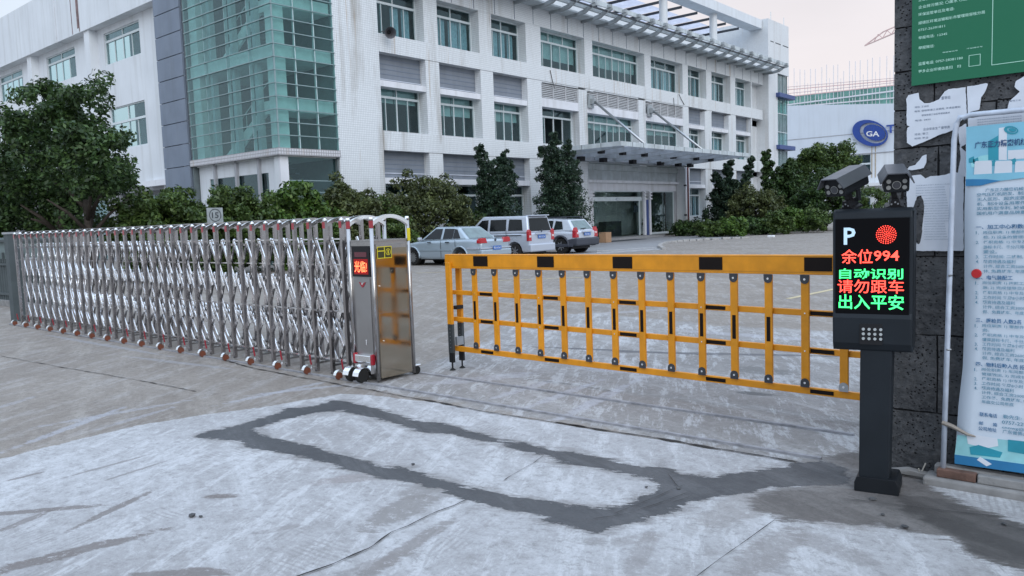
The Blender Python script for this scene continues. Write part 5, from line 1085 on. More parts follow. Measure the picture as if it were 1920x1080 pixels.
for i, x in enumerate(gx):
    for Y in (PF, PB):
        p_ = inst('gate_post', pme, gt, (x, Y, 0)); c_ = link('post_cap', capme, p_)
        if Y == PF: link('post_reflector', rme, p_)
    inst('gate_arch', ame, gt, (x, 0, 0)); inst('cross_tie', xme, gt, (x, 0, 1.41)); inst('cross_tie', xme, gt, (x, 0, .11))
    if i % 2 == 0:
        w_ = inst('castor_wheel', wme, gt, (x - .03, 4.985, 0)); link('wheel_fender', fme, w_); link('castor_arm', cme, w_)
def barmesh(dx, dz, w_, h, mt, nm):
    return MB().beam((0, 0, 0), (dx, 0, dz), h, w_, (0, 0, 1)).mesh(nm, mt)
tiers = [(1.47, .90), (1.03, .46), (.60, .16)]
rest = MB(); nbar = 0
BM = {}
for i in range(NF):
    x0_ = gx[i] - pitch if i < NF - 1 else gx[i]
    if i == NF - 1: break
    xa, xb = gx[i + 1] + .01, gx[i] - .0
    for (zt_, zb_) in tiers:
        for Y, dr_, mt in ((5.165, 1, STEELB), (5.20, -1, STEEL_SHADE), (5.50, 1, STEELB), (5.53, -1, STEEL_SHADE)):  # falling bars get the lit tone, rising bars the shaded tone
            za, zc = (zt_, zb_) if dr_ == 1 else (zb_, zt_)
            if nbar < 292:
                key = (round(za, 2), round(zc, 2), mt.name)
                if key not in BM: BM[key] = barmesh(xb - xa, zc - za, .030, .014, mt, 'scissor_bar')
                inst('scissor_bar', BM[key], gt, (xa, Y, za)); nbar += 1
            else: rest.beam((xa, Y, za), (xb, Y, zc), .013, .026)
rest.build('scissor_bars_far', STEELB, gt, kind='stuff')
for z in (1.46, 1.19, .69, .17):
    for i in range(NF - 1): piece('tie_rod', STEELB, gt, gx[i + 1] + .025, gx[i] - .07, 5.14, 5.155, z - .007, z + .007)
for i in range(0, 12): MB().tube([(gx[i] - .05, 5.3, .66), (gx[i] - .10, 5.3, .56), (gx[i] - .15, 5.3, .53), (gx[i] - .20, 5.3, .60), (gx[i] - .22, 5.3, .67)], .006, 5).build('hanging_cable', BLK, gt)
# drive cabinet
CX0, CX1, CY0, CY1 = -6.52, -6.15, 5.10, 5.575
cab_ = part('drive_cabinet', BRUSH, gt, (CX0, CX1 - .006, CY0 + .006, CY1, .05, 1.43))
part('side_panel', MIRR, cab_, (CX1 - .0055, CX1 + .002, CY0 + .03, CY1 - .03, .04, 1.40)); part('top_plate', STEEL, cab_, (CX0 - .01, CX1 + .006, CY0 - .004, CY1, 1.43, 1.445))
part('upper_side_trim', STEEL, cab_, (CX1 + .0025, CX1 + .008, CY0 + .03, CY1 - .03, 1.355, 1.40)); part('side_seam', STEEL, cab_, (CX1 + .0025, CX1 + .005, CY0 + .03, CY1 - .03, .70, .706))
part('front_panel', BRUSH, cab_, (CX0 + .06, CX1 - .07, CY0 - .004, CY0 + .0055, .26, 1.06)); part('front_trim', STEEL, cab_, (CX0 + .02, CX1 - .02, CY0 - .003, CY0 + .0055, 1.385, 1.425))
for (x, y) in ((-6.525, PF), (-6.16, PF), (-6.16, PB), (-6.525, PB)):
    MB().cyl((x, y, .02), (x, y, 1.645), .022, 14).build('cabinet_post', STEEL, cab_, smooth=True); MB().cyl((x, y, 1.645), (x, y, 1.672), .027, 14, .018).build('post_cap', STEELB, cab_, smooth=True)
    if y == PF: MB().cyl((x, y, 1.565), (x, y, 1.638), .0232, 14).build('post_reflector', REDR, cab_)
for x in (-6.525, -6.16):
    q = MB(); q.prism(up_ + lo[::-1], (x - .02, 0, 0), (0, 1, 0), (0, 0, 1), (.04, 0, 0)); q.build('cabinet_arch', STEELB, cab_)
dsp = part('display_frame', BLK, cab_, (CX0 + .045, CX1 - .045, CY0 - .012, CY0 + .004, 1.075, 1.385))
part('display_slot', simple('reddish_display_window', (0.12, 0.03, 0.04), 0.25), cab_, (CX0 + .09, CX1 - .09, CY0 - .0145, CY0 - .0125, 1.275, 1.325))
part('display_screen', simple('dark_red_screen', (0.06, 0.004, 0.006), 0.3, emis=(0.5, 0.01, 0.01), es=.5), cab_, (CX0 + .075, CX1 - .075, CY0 - .0145, CY0 - .0125, 1.10, 1.255))
text_mesh('display_text', '光临!', LEDO, (CX0 + .085, CY0 - .0165, 1.12), (1, 0, 0), (0, 0, 1), None, .195, .115, cab_, bold=.012)
em = MB()
for s in (1, -1): em.prism([(0, 0), (s * .012, .014), (s * .034, .028), (s * .055, .030), (s * .045, .018), (s * .036, .006), (s * .022, -.012), (s * .012, -.02), (0, -.026)], (-6.335, CY0 - .008, .99), (1, 0, 0), (0, 0, 1), (0, .003, 0))
em.build('winged_emblem', REDR, cab_); em = MB().cyl((-6.335, CY0 - .011, 1.003), (-6.335, CY0 - .007, 1.003), .012, 12).build('emblem_disc', STEELB, cab_)
part('keyhole_cover', STEELB, cab_, (-6.325, -6.31, CY0 - .012, CY0 - .004, .375, .43), bevel=.006)
part('fender_plate', STEELB, cab_, (CX0 + .05, CX1 - .07, CY0 - .05, CY0 - .004, .20, .275), bevel=.008)
for x in (CX0 + .03, CX1 - .065): part('fender_reflector', REDR, cab_, (x, x + .025, CY0 - .055, CY0 - .005, .18, .29), bevel=.008)
for x in (-6.46, -6.30):
    wl = MB().cyl((x - .03, 5.0, .075), (x + .03, 5.0, .075), .072, 22).build('drive_wheel', RUB, cab_, bevel=.01); q = MB()
    for k in range(7):
        a0, a1 = math.pi * k / 7 - .1, math.pi * (k + 1) / 7 - .1; r_ = .088
        q.add([(x - .045, 5.0 + math.cos(a0) * r_, .075 + math.sin(a0) * r_), (x + .045, 5.0 + math.cos(a0) * r_, .075 + math.sin(a0) * r_), (x + .045, 5.0 + math.cos(a1) * r_, .075 + math.sin(a1) * r_), (x - .045, 5.0 + math.cos(a1) * r_, .075 + math.sin(a1) * r_)], [(0, 1, 2, 3)])
    q.box(x - .045, x + .045, 5.08, 5.11, .08, .17); q.build('wheel_fender', STEELB, cab_)
    for k in range(5): a = k * 1.257; MB().cyl((x - .034, 5.0 + .042 * math.cos(a), .075 + .042 * math.sin(a)), (x - .03, 5.0 + .042 * math.cos(a), .075 + .042 * math.sin(a)), .012, 8).build('wheel_hole', BLK, cab_) if k % 2 == 0 else None
MB().cyl((-6.2, 5.62, .045), (-6.15, 5.62, .045), .044, 20).build('drive_wheel', RUB, cab_)
part('rear_fender', STEELB, cab_, (-6.21, -6.14, 5.58, 5.67, .088, .105), bevel=.01)
part('yellow_tag', STK, cab_, (-6.150, -6.1385, PB - .018, PB + .018, 1.42, 1.55)) 
sk = part('warning_sticker', STK, cab_, (CX1 + .0085, CX1 + .0095, CY0 + .045, CY0 + .235, 1.255, 1.375))
for ya, yb, za, zb2 in ((.052, .135, 1.262, 1.325), (.052, .135, 1.335, 1.368), (.145, .228, 1.262, 1.368)): part('sticker_field', STKB, cab_, (CX1 + .0097, CX1 + .0102, CY0 + ya, CY0 + yb, za, zb2))
q = MB(); vs = [(CX1 + .0106, CY0 + .187 + math.cos(a) * .033, 1.318 + math.sin(a) * .033) for a in ang] + [(CX1 + .0106, CY0 + .187 + math.cos(a) * .027, 1.318 + math.sin(a) * .027) for a in ang]
q.add(vs, [(i, (i + 1) % 32, 32 + (i + 1) % 32, 32 + i) for i in range(32)]); q.box(CX1 + .0104, CX1 + .0107, CY0 + .18, CY0 + .194, 1.298, 1.338); q.build('warning_symbol', STK, cab_)
for y, z in ((CY0 + .06, .98), (CY0 + .08, .42)): MB().cyl((CX1 + .002, y, z), (CX1 + .008, y, z), .008, 10).build('panel_lock', STEELB, cab_)
# gate end post and fence beyond
ep = thing('gate_end_post', 'dark steel post where the folding gate meets the left fence', 'post', (-17.1, 5.3, 0))
part('post', FENCE, ep, (-17.12, -16.92, 5.22, 5.42, 0, 1.66)); part('post_top', GAL, ep, (-17.14, -16.90, 5.20, 5.44, 1.66, 1.70))
fe = thing('steel_fence', 'grey green upright bar fence at the far left behind the gate end', 'fence', (-20, 6.4, 0))
for i in range(34): piece('fence_bar', FENCE, fe, -17.5 - i * .16, -17.46 - i * .16, 6.38, 6.42, .12, 1.25 if i % 2 else 1.1)
for z in (.25, .95, 1.5): part('fence_rail', FENCE, fe, (-23.2, -17.3, 6.36, 6.44, z, z + .05))
part('fence_sheet', simple('faded_green_sheet', (0.14, 0.18, 0.18), 0.7, var=.3, sc=4), fe, (-23.2, -17.3, 6.43, 6.45, .95, 1.6)); part('fence_plinth', RENDER_, fe, (-23.4, -17.2, 6.3, 6.5, 0, .13)); part('lamp_unit', GAL, fe, (-19.0, -18.6, 6.2, 6.35, .95, 1.15), bevel=.03)

# ================================================================== YELLOW FENCE BOOM BARRIER
ba = thing('fence_barrier', 'orange yellow drop fence boom barrier with black bands across the driveway', 'barrier', (-4, 6.05, 0))
BY = 6.05
def zl(x, zL, zR): return zL + (zR - zL) * (x + 6.0) / 4.1
bo = part('boom_beam', YEL, ba, (-6.055, -1.70, BY - .05, BY + .05, 1.10, 1.25), bevel=.006)
GRV = simple('yellow_groove', (0.45, 0.18, 0.012), 0.5)
for za, zb2 in ((1.118, 1.121), (1.24, 1.243)): part('beam_groove', GRV, ba, (-6.05, -1.70, BY - .0515, BY - .05, za, zb2))
bands = [(-5.63, -5.43), (-4.78, -4.577), (-3.91, -3.706), (-3.06, -2.853), (-2.187, -1.98)]
for a, b in bands: part('black_band', BRNB, bo, (a, b, BY - .0535, BY - .0515, 1.128, 1.233))
for k, (zL, zR, hh, yy) in enumerate(((.838, .800, .048, .012), (.548, .508, .048, .012), (.228, .196, .055, .0))):
    q = MB(); xL = -6.0 if k < 2 else -6.04; xR = -1.78
    q.beam((xL, BY + yy, zl(xL, zL, zR)), (xR, BY + yy, zl(xR, zL, zR)), .034, hh); rl = q.build('lower_rail' if k == 2 else 'middle_rail', YEL, ba, bevel=.004)
    for a, b in bands:
        q = MB(); c0, c1 = (a + .03, b - .0); q.beam((c0, BY + yy - .0185, zl(c0, zL, zR)), (c1, BY + yy - .0185, zl(c1, zL, zR)), .003, .03); q.build('black_band', BRNB, rl)
ux = [-5.652 + .2885 * i for i in range(14)]
for i, x in enumerate(ux):
    zb_ = zl(x, .228, .196) + .03
    up1 = part('upright', YEL, ba, (x - .031, x + .031, BY - .034, BY - .008, zb_ + .01, 1.095), bevel=.004)
    if i < 12: part('black_band', BRNB, up1, (x - .014, x + .016, BY - .0362, BY - .0342, .565, .76))
    for z, s in ((1.098, -1), (zb_, 1)):
        mt = GAL if i == 13 and s == 1 else DSTEEL
        q = MB(); q.box(x - .034, x + .034, BY - .040, BY - .0345, min(z, z + s * .035), max(z, z + s * .035)); q.cyl((x, BY - .0405, z + s * .035), (x, BY - .0345, z + s * .035), .034, 14); hb = q.build('hinge_bracket', mt, ba)
        MB().cyl((x, BY - .044, z + s * .034), (x, BY - .0405, z + s * .034), .009, 8).build('bolt', STEELB, hb)
for x in (ux[0], ux[3], ux[6], ux[9], ux[12]):
    for zL, zR in ((.838, .800), (.548, .508)): MB().cyl((x, BY - .0375, zl(x, zL, zR)), (x, BY - .034, zl(x, zL, zR)), .006, 8).build('bolt', STEELB, ba)
for Y, z1_, nm in ((BY - .075, 1.165, 'front'), (BY + .075, 1.10, 'back')):
    lgx = -5.976 
    lg_ = part('support_leg', YEL, ba, (lgx - .034, lgx + .034, Y - .018, Y + .018, .50, z1_), bevel=.004)
    part('sleeve', simple('dark_leg_sleeve', (0.07, 0.08, 0.085), 0.45, .5), lg_, (lgx - .033, lgx + .033, Y - .0165, Y + .0165, .19, .50)); part('lower_sleeve', BLK, lg_, (lgx - .030, lgx + .030, Y - .015, Y + .015, .085, .19))
    for k in range(6): MB().cyl((lgx, Y - .0175, .25 + k * .04), (lgx, Y - .0165, .25 + k * .04), .005, 8).build('adjuster_hole', GAL, lg_)
    MB().cyl((lgx, Y, .02), (lgx, Y, .085), .009, 10).build('foot_rod', BLK, lg_); MB().cyl((lgx, Y, .0), (lgx, Y, .022), .036, 16, .012).build('foot', RUB, lg_)
part('leg_joiner', BLK, ba, (-5.95, -5.90, BY - .05, BY + .05, .66, .70)); part('leg_joiner', GAL, ba, (-5.945, -5.915, BY - .05, BY + .05, .27, .36))
bc = thing('barrier_cabinet', 'slim black barrier motor cabinet standing behind the kiosk column', 'cabinet', (-1.69, 6.05, 0)); part('cabinet_body', BLKM, bc, (-1.74, -1.64, 5.97, 6.13, 0, 1.25), bevel=.01)

# ================================================================== KIOSK
ks = thing('plate_reader_kiosk', 'black number plate reader column with red and green led text', 'kiosk', (0, 0, 0))
def K(name, mt, *boxes, par=None, **kw): return part(name, mt, par or ks, *boxes, **kw)
q = MB(); q.prism([(-.105, 0), (.125, 0), (.125, .05), (.11, .085), (-.092, .085), (-.105, .05)], (0, -.10, 0), (1, 0, 0), (0, 0, 1), (0, .23, 0)); q.build('base', BLKM, ks, bevel=.006)
q = MB(); q.add([(-.082, -.085, .08), (.072, -.085, .08), (.072, .085, .08), (-.082, .085, .08), (-.075, -.095, .82), (.085, -.095, .82), (.085, .085, .82), (-.075, .085, .82)], [(0, 3, 2, 1), (4, 5, 6, 7), (0, 1, 5, 4), (1, 2, 6, 5), (2, 3, 7, 6), (3, 0, 4, 7)]); q.build('column', KIOSK, ks, bevel=.006)
q = MB(); pr = [(.11, .83), (.11, 1.585), (-.075, 1.59), (-.105, 1.575), (-.115, 1.54), (-.115, 1.02), (-.128, .99), (-.122, .85), (-.10, .805), (.07, .80)]
q.prism(pr, (-.215, 0, 0), (0, 1, 0), (0, 0, 1), (.40, 0, 0)); hs_ = q.build('housing', KIOSK, ks, bevel=.012, seg=3)
part('screen', SCR, hs_, (-.200, .168, -.1185, -.1155, 1.012, 1.535)); 
def KT(name, txt, mt, x, z, w_, h, bold=0.0, y=-.1205): return text_mesh(name, txt, mt, (x, y, z), (1, 0, 0), (0, 0, 1), None, w_, h, hs_, bold=bold)
def zk(v): return 1.535 - (v - 410) * .00292
def xk(u): return -.200 + (u - 1566) * .00287
KT('parking_letter', 'P', LETP, xk(1581), zk(458), xk(1602) - xk(1581), zk(426) - zk(458), .02)
q = MB(); cxk, czk = xk(1655), zk(440.5)
for r_, n in ((0, 1), (.010, 6), (.019, 11), (.0285, 16), (.038, 20), (.0475, 25)):
    for k in range(n): a = k * 6.283 / n + r_ * 40; q.cyl((cxk + r_ * math.cos(a), -.121, czk + r_ * math.sin(a)), (cxk + r_ * math.cos(a), -.1187, czk + r_ * math.sin(a)), .0030, 6)
q.build('red_signal_dots', LEDR, hs_)
KT('led_text', '余位', LEDR, xk(1577), zk(494), xk(1632) - xk(1577), zk(467) - zk(494), .006); KT('led_text', '994', LEDR, xk(1634), zk(489), xk(1677) - xk(1634), zk(470) - zk(489), .012)
KT('led_text', '自动识别', LEDG, xk(1573), zk(523), xk(1684) - xk(1573), zk(503) - zk(523), .014); KT('led_text', '请勿跟车', LEDR, xk(1570), zk(549.5), xk(1685.5) - xk(1570), zk(524) - zk(549.5), .004); KT('led_text', '出入平安', LEDG, xk(1572), zk(580), xk(1685.5) - xk(1572), zk(552) - zk(580), .010)
q = MB(); gl = simple('led_panel_faint', (0.01, 0.012, 0.012), .5)
kp_ = part('speaker_panel', BLK, hs_, (-.075, .04, -.1285, -.1255, .845, .96))
for r_ in range(3):
    for c_ in range(4): MB().cyl((-.055 + c_ * .029, -.1345, .93 - r_ * .026), (-.055 + c_ * .029, -.1285, .93 - r_ * .026), .008, 10).build('indicator_dot', simple('pale_button', (.38, .40, .40), .5) if 'pale_button' not in MATS else MATS['pale_button'], kp_)
part('side_strip', BLKM, hs_, (.1853, .188, -.10, .10, .84, 1.57))
def camera_unit(cx, yaw, lab, ln):
    cu = thing('plate_camera', lab, 'camera', (0, 0, 0), 'plate reading cameras on the kiosk')
    q = MB(); sec = [(-.062, -.052), (.062, -.052), (.068, -.04), (.068, .03), (.04, .06), (-.04, .06), (-.068, .03), (-.068, -.04)]
    q.prism(sec, (0, -ln / 2, .168), (1, 0, 0), (0, 0, 1), (0, ln, 0)); bd = q.build('camera_body', BLKM, cu, bevel=.004)
    hood = [(-.086, .004), (-.049, .062), (.049, .062), (.086, .004), (.091, .008), (.052, .068), (-.052, .068), (-.091, .008)]
    q = MB(); q.prism(hood, (0, -ln / 2 - .04, .168), (1, 0, 0), (0, 0, 1), (0, ln + .05, 0)); q.build('sun_hood', simple('dark_grey_hood', (.10, .105, .12), .42, .5) if 'dark_grey_hood' not in MATS else MATS['dark_grey_hood'], cu)
    yf = -ln / 2
    MB().cyl((0, yf - .004, .158), (0, yf, .158), .024, 20).build('lens_ring', IRL, bd); MB().cyl((0, yf - .0055, .158), (0, yf - .0035, .158), .0205, 20).build('lens', LENS, bd)
    for sx in (-.042, .042):
        for sz in (-.014, .022): MB().cyl((sx, yf - .004, .158 + sz), (sx, yf, .158 + sz), .0125, 14).build('infrared_lamp', IRL, bd)
    q = MB(); q.prism([(-.055, 0), (.055, 0), (.05, .012), (.028, .02), (.02, .06), (-.02, .06), (-.028, .02), (-.05, .012)], (0, -.045, 0), (1, 0, 0), (0, 0, 1), (0, .09, 0)); br = q.build('mount_base', BLK, cu)
    MB().beam((.0, .0, .05), (-.012, .01, .12), .03, .035, (0, 1, 0)).build('mount_arm', BLK, cu); MB().beam((.042, .03, .04), (.045, .035, .115), .012, .03, (0, 1, 0)).build('mount_arm', BLK, cu)
    for sx, sz in ((-.02, .03), (0, .042), (.015, .032)): MB().cyl((sx, -.047, sz), (sx, -.045, sz), .0055, 8).build('bolt', GAL, br)
    cu.rotation_euler = (0, 0, R(yaw)); cu.scale = (.92, .92, .92); return cu
ks.location = (-1.292, 4.655, 0); ks.rotation_euler = (0, 0, R(10))
def kloc(x, y, z): c, s_ = math.cos(R(10)), math.sin(R(10)); return (-1.292 + c * x - s_ * y, 4.655 + s_ * x + c * y, z)
c1 = camera_unit(0, -28, 'left plate camera on the kiosk, turned to its left with long grey hood', .25); c1.location = kloc(-.135, .0, 1.592); c1.rotation_euler = (R(17), 0, R(-16))
c2 = camera_unit(0, 20, 'right plate camera on the kiosk, facing forward beside the stone wall', .20); c2.location = kloc(.085, .0, 1.592); c2.rotation_euler = (R(15), 0, R(19))

# ================================================================== DARK STONE WALL AND NOTICES
sw = thing('stone_wall', 'rough dark stone wall pier with torn posters at the right edge', 'wall', (-.2, 5.2, 0))
WYY = 5.04; WX0 = -1.315; WX1 = 1.6
part('mortar_core', MORTAR, sw, (WX0 + .012, WX1, WYY + .012, WYY + .5, 0, 4.4))
rs_ = random.Random(4); z = 0.0; row = 0
while z < 4.35:
    h = rs_.choice([.19, .22, .25, .30]) if z > 1.25 else rs_.choice([.38, .46, .52]); x = WX0 - (0 if row % 2 == 0 else 0); first = True
    while x < WX1 - .05:
        w_ = rs_.uniform(.28, .62) if z > 1.2 else rs_.uniform(.45, .9)
        if first and row % 2: w_ = rs_.uniform(.15, .28)
        x1 = min(WX1, x + w_); d = rs_.uniform(0, .012); g = .004; c = .010
        bm = bmesh.new(); nx, nz = 5, 3; grid = []
        for k in range(nz + 1):
            for j in range(nx + 1):
                px = x + g + (x1 - x - 2 * g) * j / nx; pz = z + g + (h - 2 * g) * k / nz; edge = (j in (0, nx)) or (k in (0, nz))
                jx = rs_.uniform(-.004, .004) if j in (0, nx) else 0; jz = rs_.uniform(-.004, .004)
                grid.append(bm.verts.new((px + (jx if not (first and j == 0) else abs(jx) * .5), WYY - d + (.007 if edge else rs_.uniform(-.004, .004)), pz + jz)))
        for k in range(nz):
            for j in range(nx): bm.faces.new((grid[k * (nx + 1) + j], grid[k * (nx + 1) + j + 1], grid[(k + 1) * (nx + 1) + j + 1], grid[(k + 1) * (nx + 1) + j]))
        be = [e_ for e_ in bm.edges if e_.is_boundary]; r = bmesh.ops.extrude_edge_only(bm, edges=be)
        for v_ in [v_ for v_ in r['geom'] if isinstance(v_, bmesh.types.BMVert)]: v_.co.y = WYY + (.5 if first else .03)
        bmesh.ops.recalc_face_normals(bm, faces=bm.faces)
        for v_ in bm.verts: v_.co -= ORG[sw.name]
        me = bpy.data.meshes.new('stone_block'); bm.to_mesh(me); bm.free(); me.materials.append(STONE)
        for f in me.polygons: f.use_smooth = False
        link('stone_block', me, sw); x = x1; first = False
    z += h; row += 1
part('wall_end_face', STONE, sw, (WX0 + .004, WX0 + .012, WYY + .02, WYY + .5, 0, 4.4))
# long wall behind, out of view to the right
def W(u, v, Y=WYY - .016): x, zz = PY(u, v, Y); return (x, zz)
def poster(name, label, cat, px, y, mt=PAPER, tear=.004, seed=0, group=None):
    pts = [W(u, v, y) for u, v in px]; cx = sum(p[0] for p in pts) / len(pts)
    t = thing(name, label, cat, (cx, y, 0), group); pj = jag(pts, .004, tear * 1.3, seed)
    q = MB(); q.prism(pj, (0, y, 0), (1, 0, 0), (0, 0, 1), (0, .0012, 0)); q.build('sheet', mt, t); return t
def lines(t, rows, y, mt, nm='printed_text'):
    for (txt, u0, v0, u1, v1, hpx) in rows:
        a = W(u0, v0, y); b = W(u1, v1, y); h = abs(W(u0, v0 - hpx, y)[1] - a[1]); d = Vector((b[0] - a[0], 0, 0))
        text_mesh(nm, txt, mt, (a[0], y, a[1]), (1, 0, 0), (0, 0, 1), None, b[0] - a[0], h, t, bold=.006)
y1_ = WYY - .018
p1 = poster('torn_notice', 'torn white notice under the green board, ragged along its top', 'notice', [(1699, 186), (1703, 178), (1722, 174), (1724, 186), (1733, 193), (1745, 192), (1760, 186), (1770, 172), (1778, 167), (1811, 163), (1811, 215), (1799, 228), (1790, 243), (1760, 254), (1735, 266), (1710, 276), (1699, 268), (1701, 240), (1706, 237), (1700, 235)], y1_, seed=3)
lines(p1, [('督导站', 1765, 187, 1782, 185, 6), ('地址: 工业区', 1715, 203, 1742, 201, 3.5), ('电话: 容桂街道工业路段, 环境监察站', 1715, 211, 1801, 200, 3.8), ('容桂街道工业区环保巡查点', 1728, 218, 1781, 213, 3.5), ('电话: 2830', 1716, 228, 1745, 225, 3.5), ('企业安全生产督导员', 1731, 245, 1781, 238, 5), ('姓名: 黎工', 1715, 254, 1741, 252, 4), ('时间: 每日', 1715, 262, 1740, 260, 4)], y1_ - .001, INK)
p2 = poster('torn_notice', 'narrow blank torn sheet right of the ragged white notice', 'notice', [(1814, 163), (1830, 161), (1851, 157), (1846, 170), (1838, 182), (1836, 205), (1820, 210), (1814, 214)], y1_, seed=5)
p3 = poster('torn_notice', 'small torn scrap of white paper above the long notice', 'notice', [(1700, 317), (1705, 311), (1716, 308), (1724, 300), (1729, 293), (1737, 290), (1737, 305), (1733, 316), (1710, 320), (1701, 319)], y1_, seed=6)
p4 = poster('torn_notice', 'long printed notice behind the white pipe frame, with a dark torn slit', 'notice', [(1700, 332), (1712, 330), (1726, 328), (1735, 336), (1745, 331), (1760, 330), (1775, 326), (1790, 321), (1808, 326), (1806, 470), (1713, 471), (1714, 440), (1719, 432), (1716, 385), (1720, 370), (1727, 367), (1718, 374), (1713, 388), (1701, 388)], y1_, seed=8)
rows_ = []
for k in range(22): v = 349 + k * 4.8; rows_.append(('设备管理规定第条各岗位人员应按安全操作规程执行'[k % 5:k % 5 + 15 + (k * 7) % 5], 1733 if k > 4 else 1717, v, 1784 - (k * 13) % 14, v - 1, 1.9))
lines(p4, rows_, y1_ - .001, INKL)
slit = jag([W(u, v, y1_ - .0015) for u, v in [(1727, 366), (1730, 378), (1731, 392), (1728, 415), (1727, 440), (1723, 457), (1718, 453), (1719, 436), (1713, 425), (1717, 405), (1713, 392), (1718, 378)]], .004, .007, 4)
q = MB(); q.prism(slit, (0, y1_ - .0015, 0), (1, 0, 0), (0, 0, 1), (0, .001, 0)); q.build('torn_slit', STONE, p4)
p5 = poster('torn_notice', 'torn white sheet corner high beside the pipe frame top', 'notice', [(1905, 152), (1925, 140), (1960, 135), (1960, 205), (1915, 204), (1888, 206), (1892, 190), (1903, 180), (1912, 172), (1902, 163)], y1_, seed=9)
lines(p5, [('容桂工业', 1893, 191, 1914, 187, 3)], y1_ - .001, INK)
p6 = poster('torn_notice', 'thin printed strip showing above the blue recruitment banner', 'notice', [(1814, 221), (1960, 206), (1960, 232), (1820, 239), (1815, 238)], y1_, seed=10, tear=.002)
lines(p6, [('通知各单位须按规定执行管理办法请勿张贴', 1832, 226 + k * 4.6, 1916, 216 + k * 4.6, 2.2) for k in range(3)], y1_ - .001, INKL)
p7 = poster('torn_notice', 'crumpled pale scraps between pipe frame and blue banner', 'notice', [(1797, 240), (1811, 232), (1812, 270), (1802, 276), (1812, 285), (1812, 330), (1806, 330), (1797, 325), (1800, 290)], y1_ - .004, seed=12, tear=.006)
# green board
gs = thing('green_notice_board', 'green environmental information board with white text high on the stone wall', 'sign', (-.4, 5.0, 2.8)); gy = WYY - .03
xg, zg = PY(1709, 161, gy)
part('board', SIGNG, gs, (xg, .9, gy, gy + .012, zg, 3.75))
def sg(x, y): return PY(1700 + x / 6.353, y / 6.353, gy - .001)
def gl_(txt, x0_, y0_, x1_, h=38):
    a = sg(x0_, y0_); b = sg(x1_, y0_); w_ = b[0] - a[0]; hh = sg(x0_, y0_ - h)[1] - a[1]
    text_mesh('sign_text', txt, SIGNT, (a[0], gy - .001, a[1]), (1, 0, 0), (0, 0, 1), None, w_, hh, gs, bold=.008)
gl_('企业排污情况: 〇废水 〇废', 140, 108, 720); gl_('环保监管单位及电话:', 140, 195, 565); gl_('顺德区环境运输和城市管理局容桂分局', 140, 296, 930); gl_('0757-26391811', 138, 375, 455, 28); gl_('举报电话:', 140, 472, 330); gl_('12345', 368, 432, 482, 26); gl_('举报微信:', 140, 592, 330)
gl_('监督电话:', 140, 782, 325); gl_('0757-28381180', 345, 748, 668, 28); gl_('更多企业环境信息扫', 140, 872, 545); gl_('扫', 600, 808, 645, 34)
gl_('企业信息公开电话查询', 140, 20, 560)
q = MB()
def gline(a, b, wd=.0022):
    q.beam((a[0], gy - .0006, a[1]), (b[0], gy - .0006, b[1]), .001, wd, (0, 0, 1)) if abs(a[0] - b[0]) > abs(a[1] - b[1]) else q.box(a[0] - wd / 2, a[0] + wd / 2, gy - .001, gy - .0001, min(a[1], b[1]), max(a[1], b[1]))
xa, zb_ = sg(1010, 778); q.box(xa, xa + .003, gy - .001, gy - .0002, zb_, 3.7); q.box(xa + .0032, .85, gy - .001, gy - .0002, zb_, zb_ + .003)
xb, zc_ = sg(738, 795); xd, ze = sg(880, 640)
for bx_ in ((xb, xd, zc_, zc_ + .0025), (xb, xd, ze - .0025, ze), (xb, xb + .0025, zc_ + .0026, ze - .0026), (xd - .0025, xd, zc_ + .0026, ze - .0026)): q.box(bx_[0], bx_[1], gy - .001, gy - .0002, bx_[2], bx_[3])
q.build('printed_frame', SIGNT, gs)
gl_('举报微信号', 425, 634, 608, 14); gl_('环保微信号', 715, 588, 903, 14)
# pipe frame
pf = thing('pipe_frame', 'white painted pipe frame with rounded corner around the recruitment banner', 'frame', (-.6, 4.96, 0))
fy = 4.955; pb_ = PY(1770, 868, fy); pt_ = PY(1789, 262, fy); pc_ = PY(1795, 232, fy); pd = PY(1812, 216, fy); pe = PY(1920, 206, fy)
MB().tube([(pb_[0], fy - .02, .09), (pb_[0] + (pt_[0] - pb_[0]) * .5, fy - .01, 1.0), (pt_[0], fy, pt_[1]), (pc_[0] - .003, fy, pc_[1]), (pc_[0] + .012, fy, pc_[1] + .035), (pd[0] - .012, fy, pd[1] - .012), (pd[0] + .02, fy, pd[1]), (pe[0], fy, pe[1]), (pe[0] + .6, fy, pe[1])], .0145, 12).build('pipe', simple('scuffed_white_pipe', (.50, .56, .66), .45, var=.2, sc=12), pf, smooth=True)
MB().tube([(pe[0] + .6, fy, pe[1]), (pe[0] + .6, fy, .1)], .0145, 12).build('pipe', MATS['scuffed_white_pipe'], pf, smooth=True)
for z_ in (.78, 1.2): MB().cyl((pb_[0] + .006 + (z_ - .1) * .012, fy - .03, z_), (pb_[0] + .03, fy - .012, z_), .006, 6).build('wire_tie', GAL, pf)
MB().tube([(pb_[0] - .005, fy - .03, .36), (pb_[0] + .05, fy - .035, .345), (pb_[0] + .12, fy - .03, .31), (pb_[0] + .16, fy - .02, .30)], [.014, .012, .009, .004], 6).build('brown_tape', simple('brown_tape_strip', (.25, .22, .19), .6), pf)
# banner
bn = thing('recruitment_banner', 'pale blue recruitment banner with teal factory picture and Chinese text', 'banner', (-.5, 4.93, 0)); by = 4.945
def B(u, v, y=None): return PY(u, v, by if y is None else y)
bl0 = [B(1811, 238), B(1811, 300), B(1808, 400), B(1808, 600), B(1805, 690), B(1797, 760), B(1790, 868)]; xr_ = .15
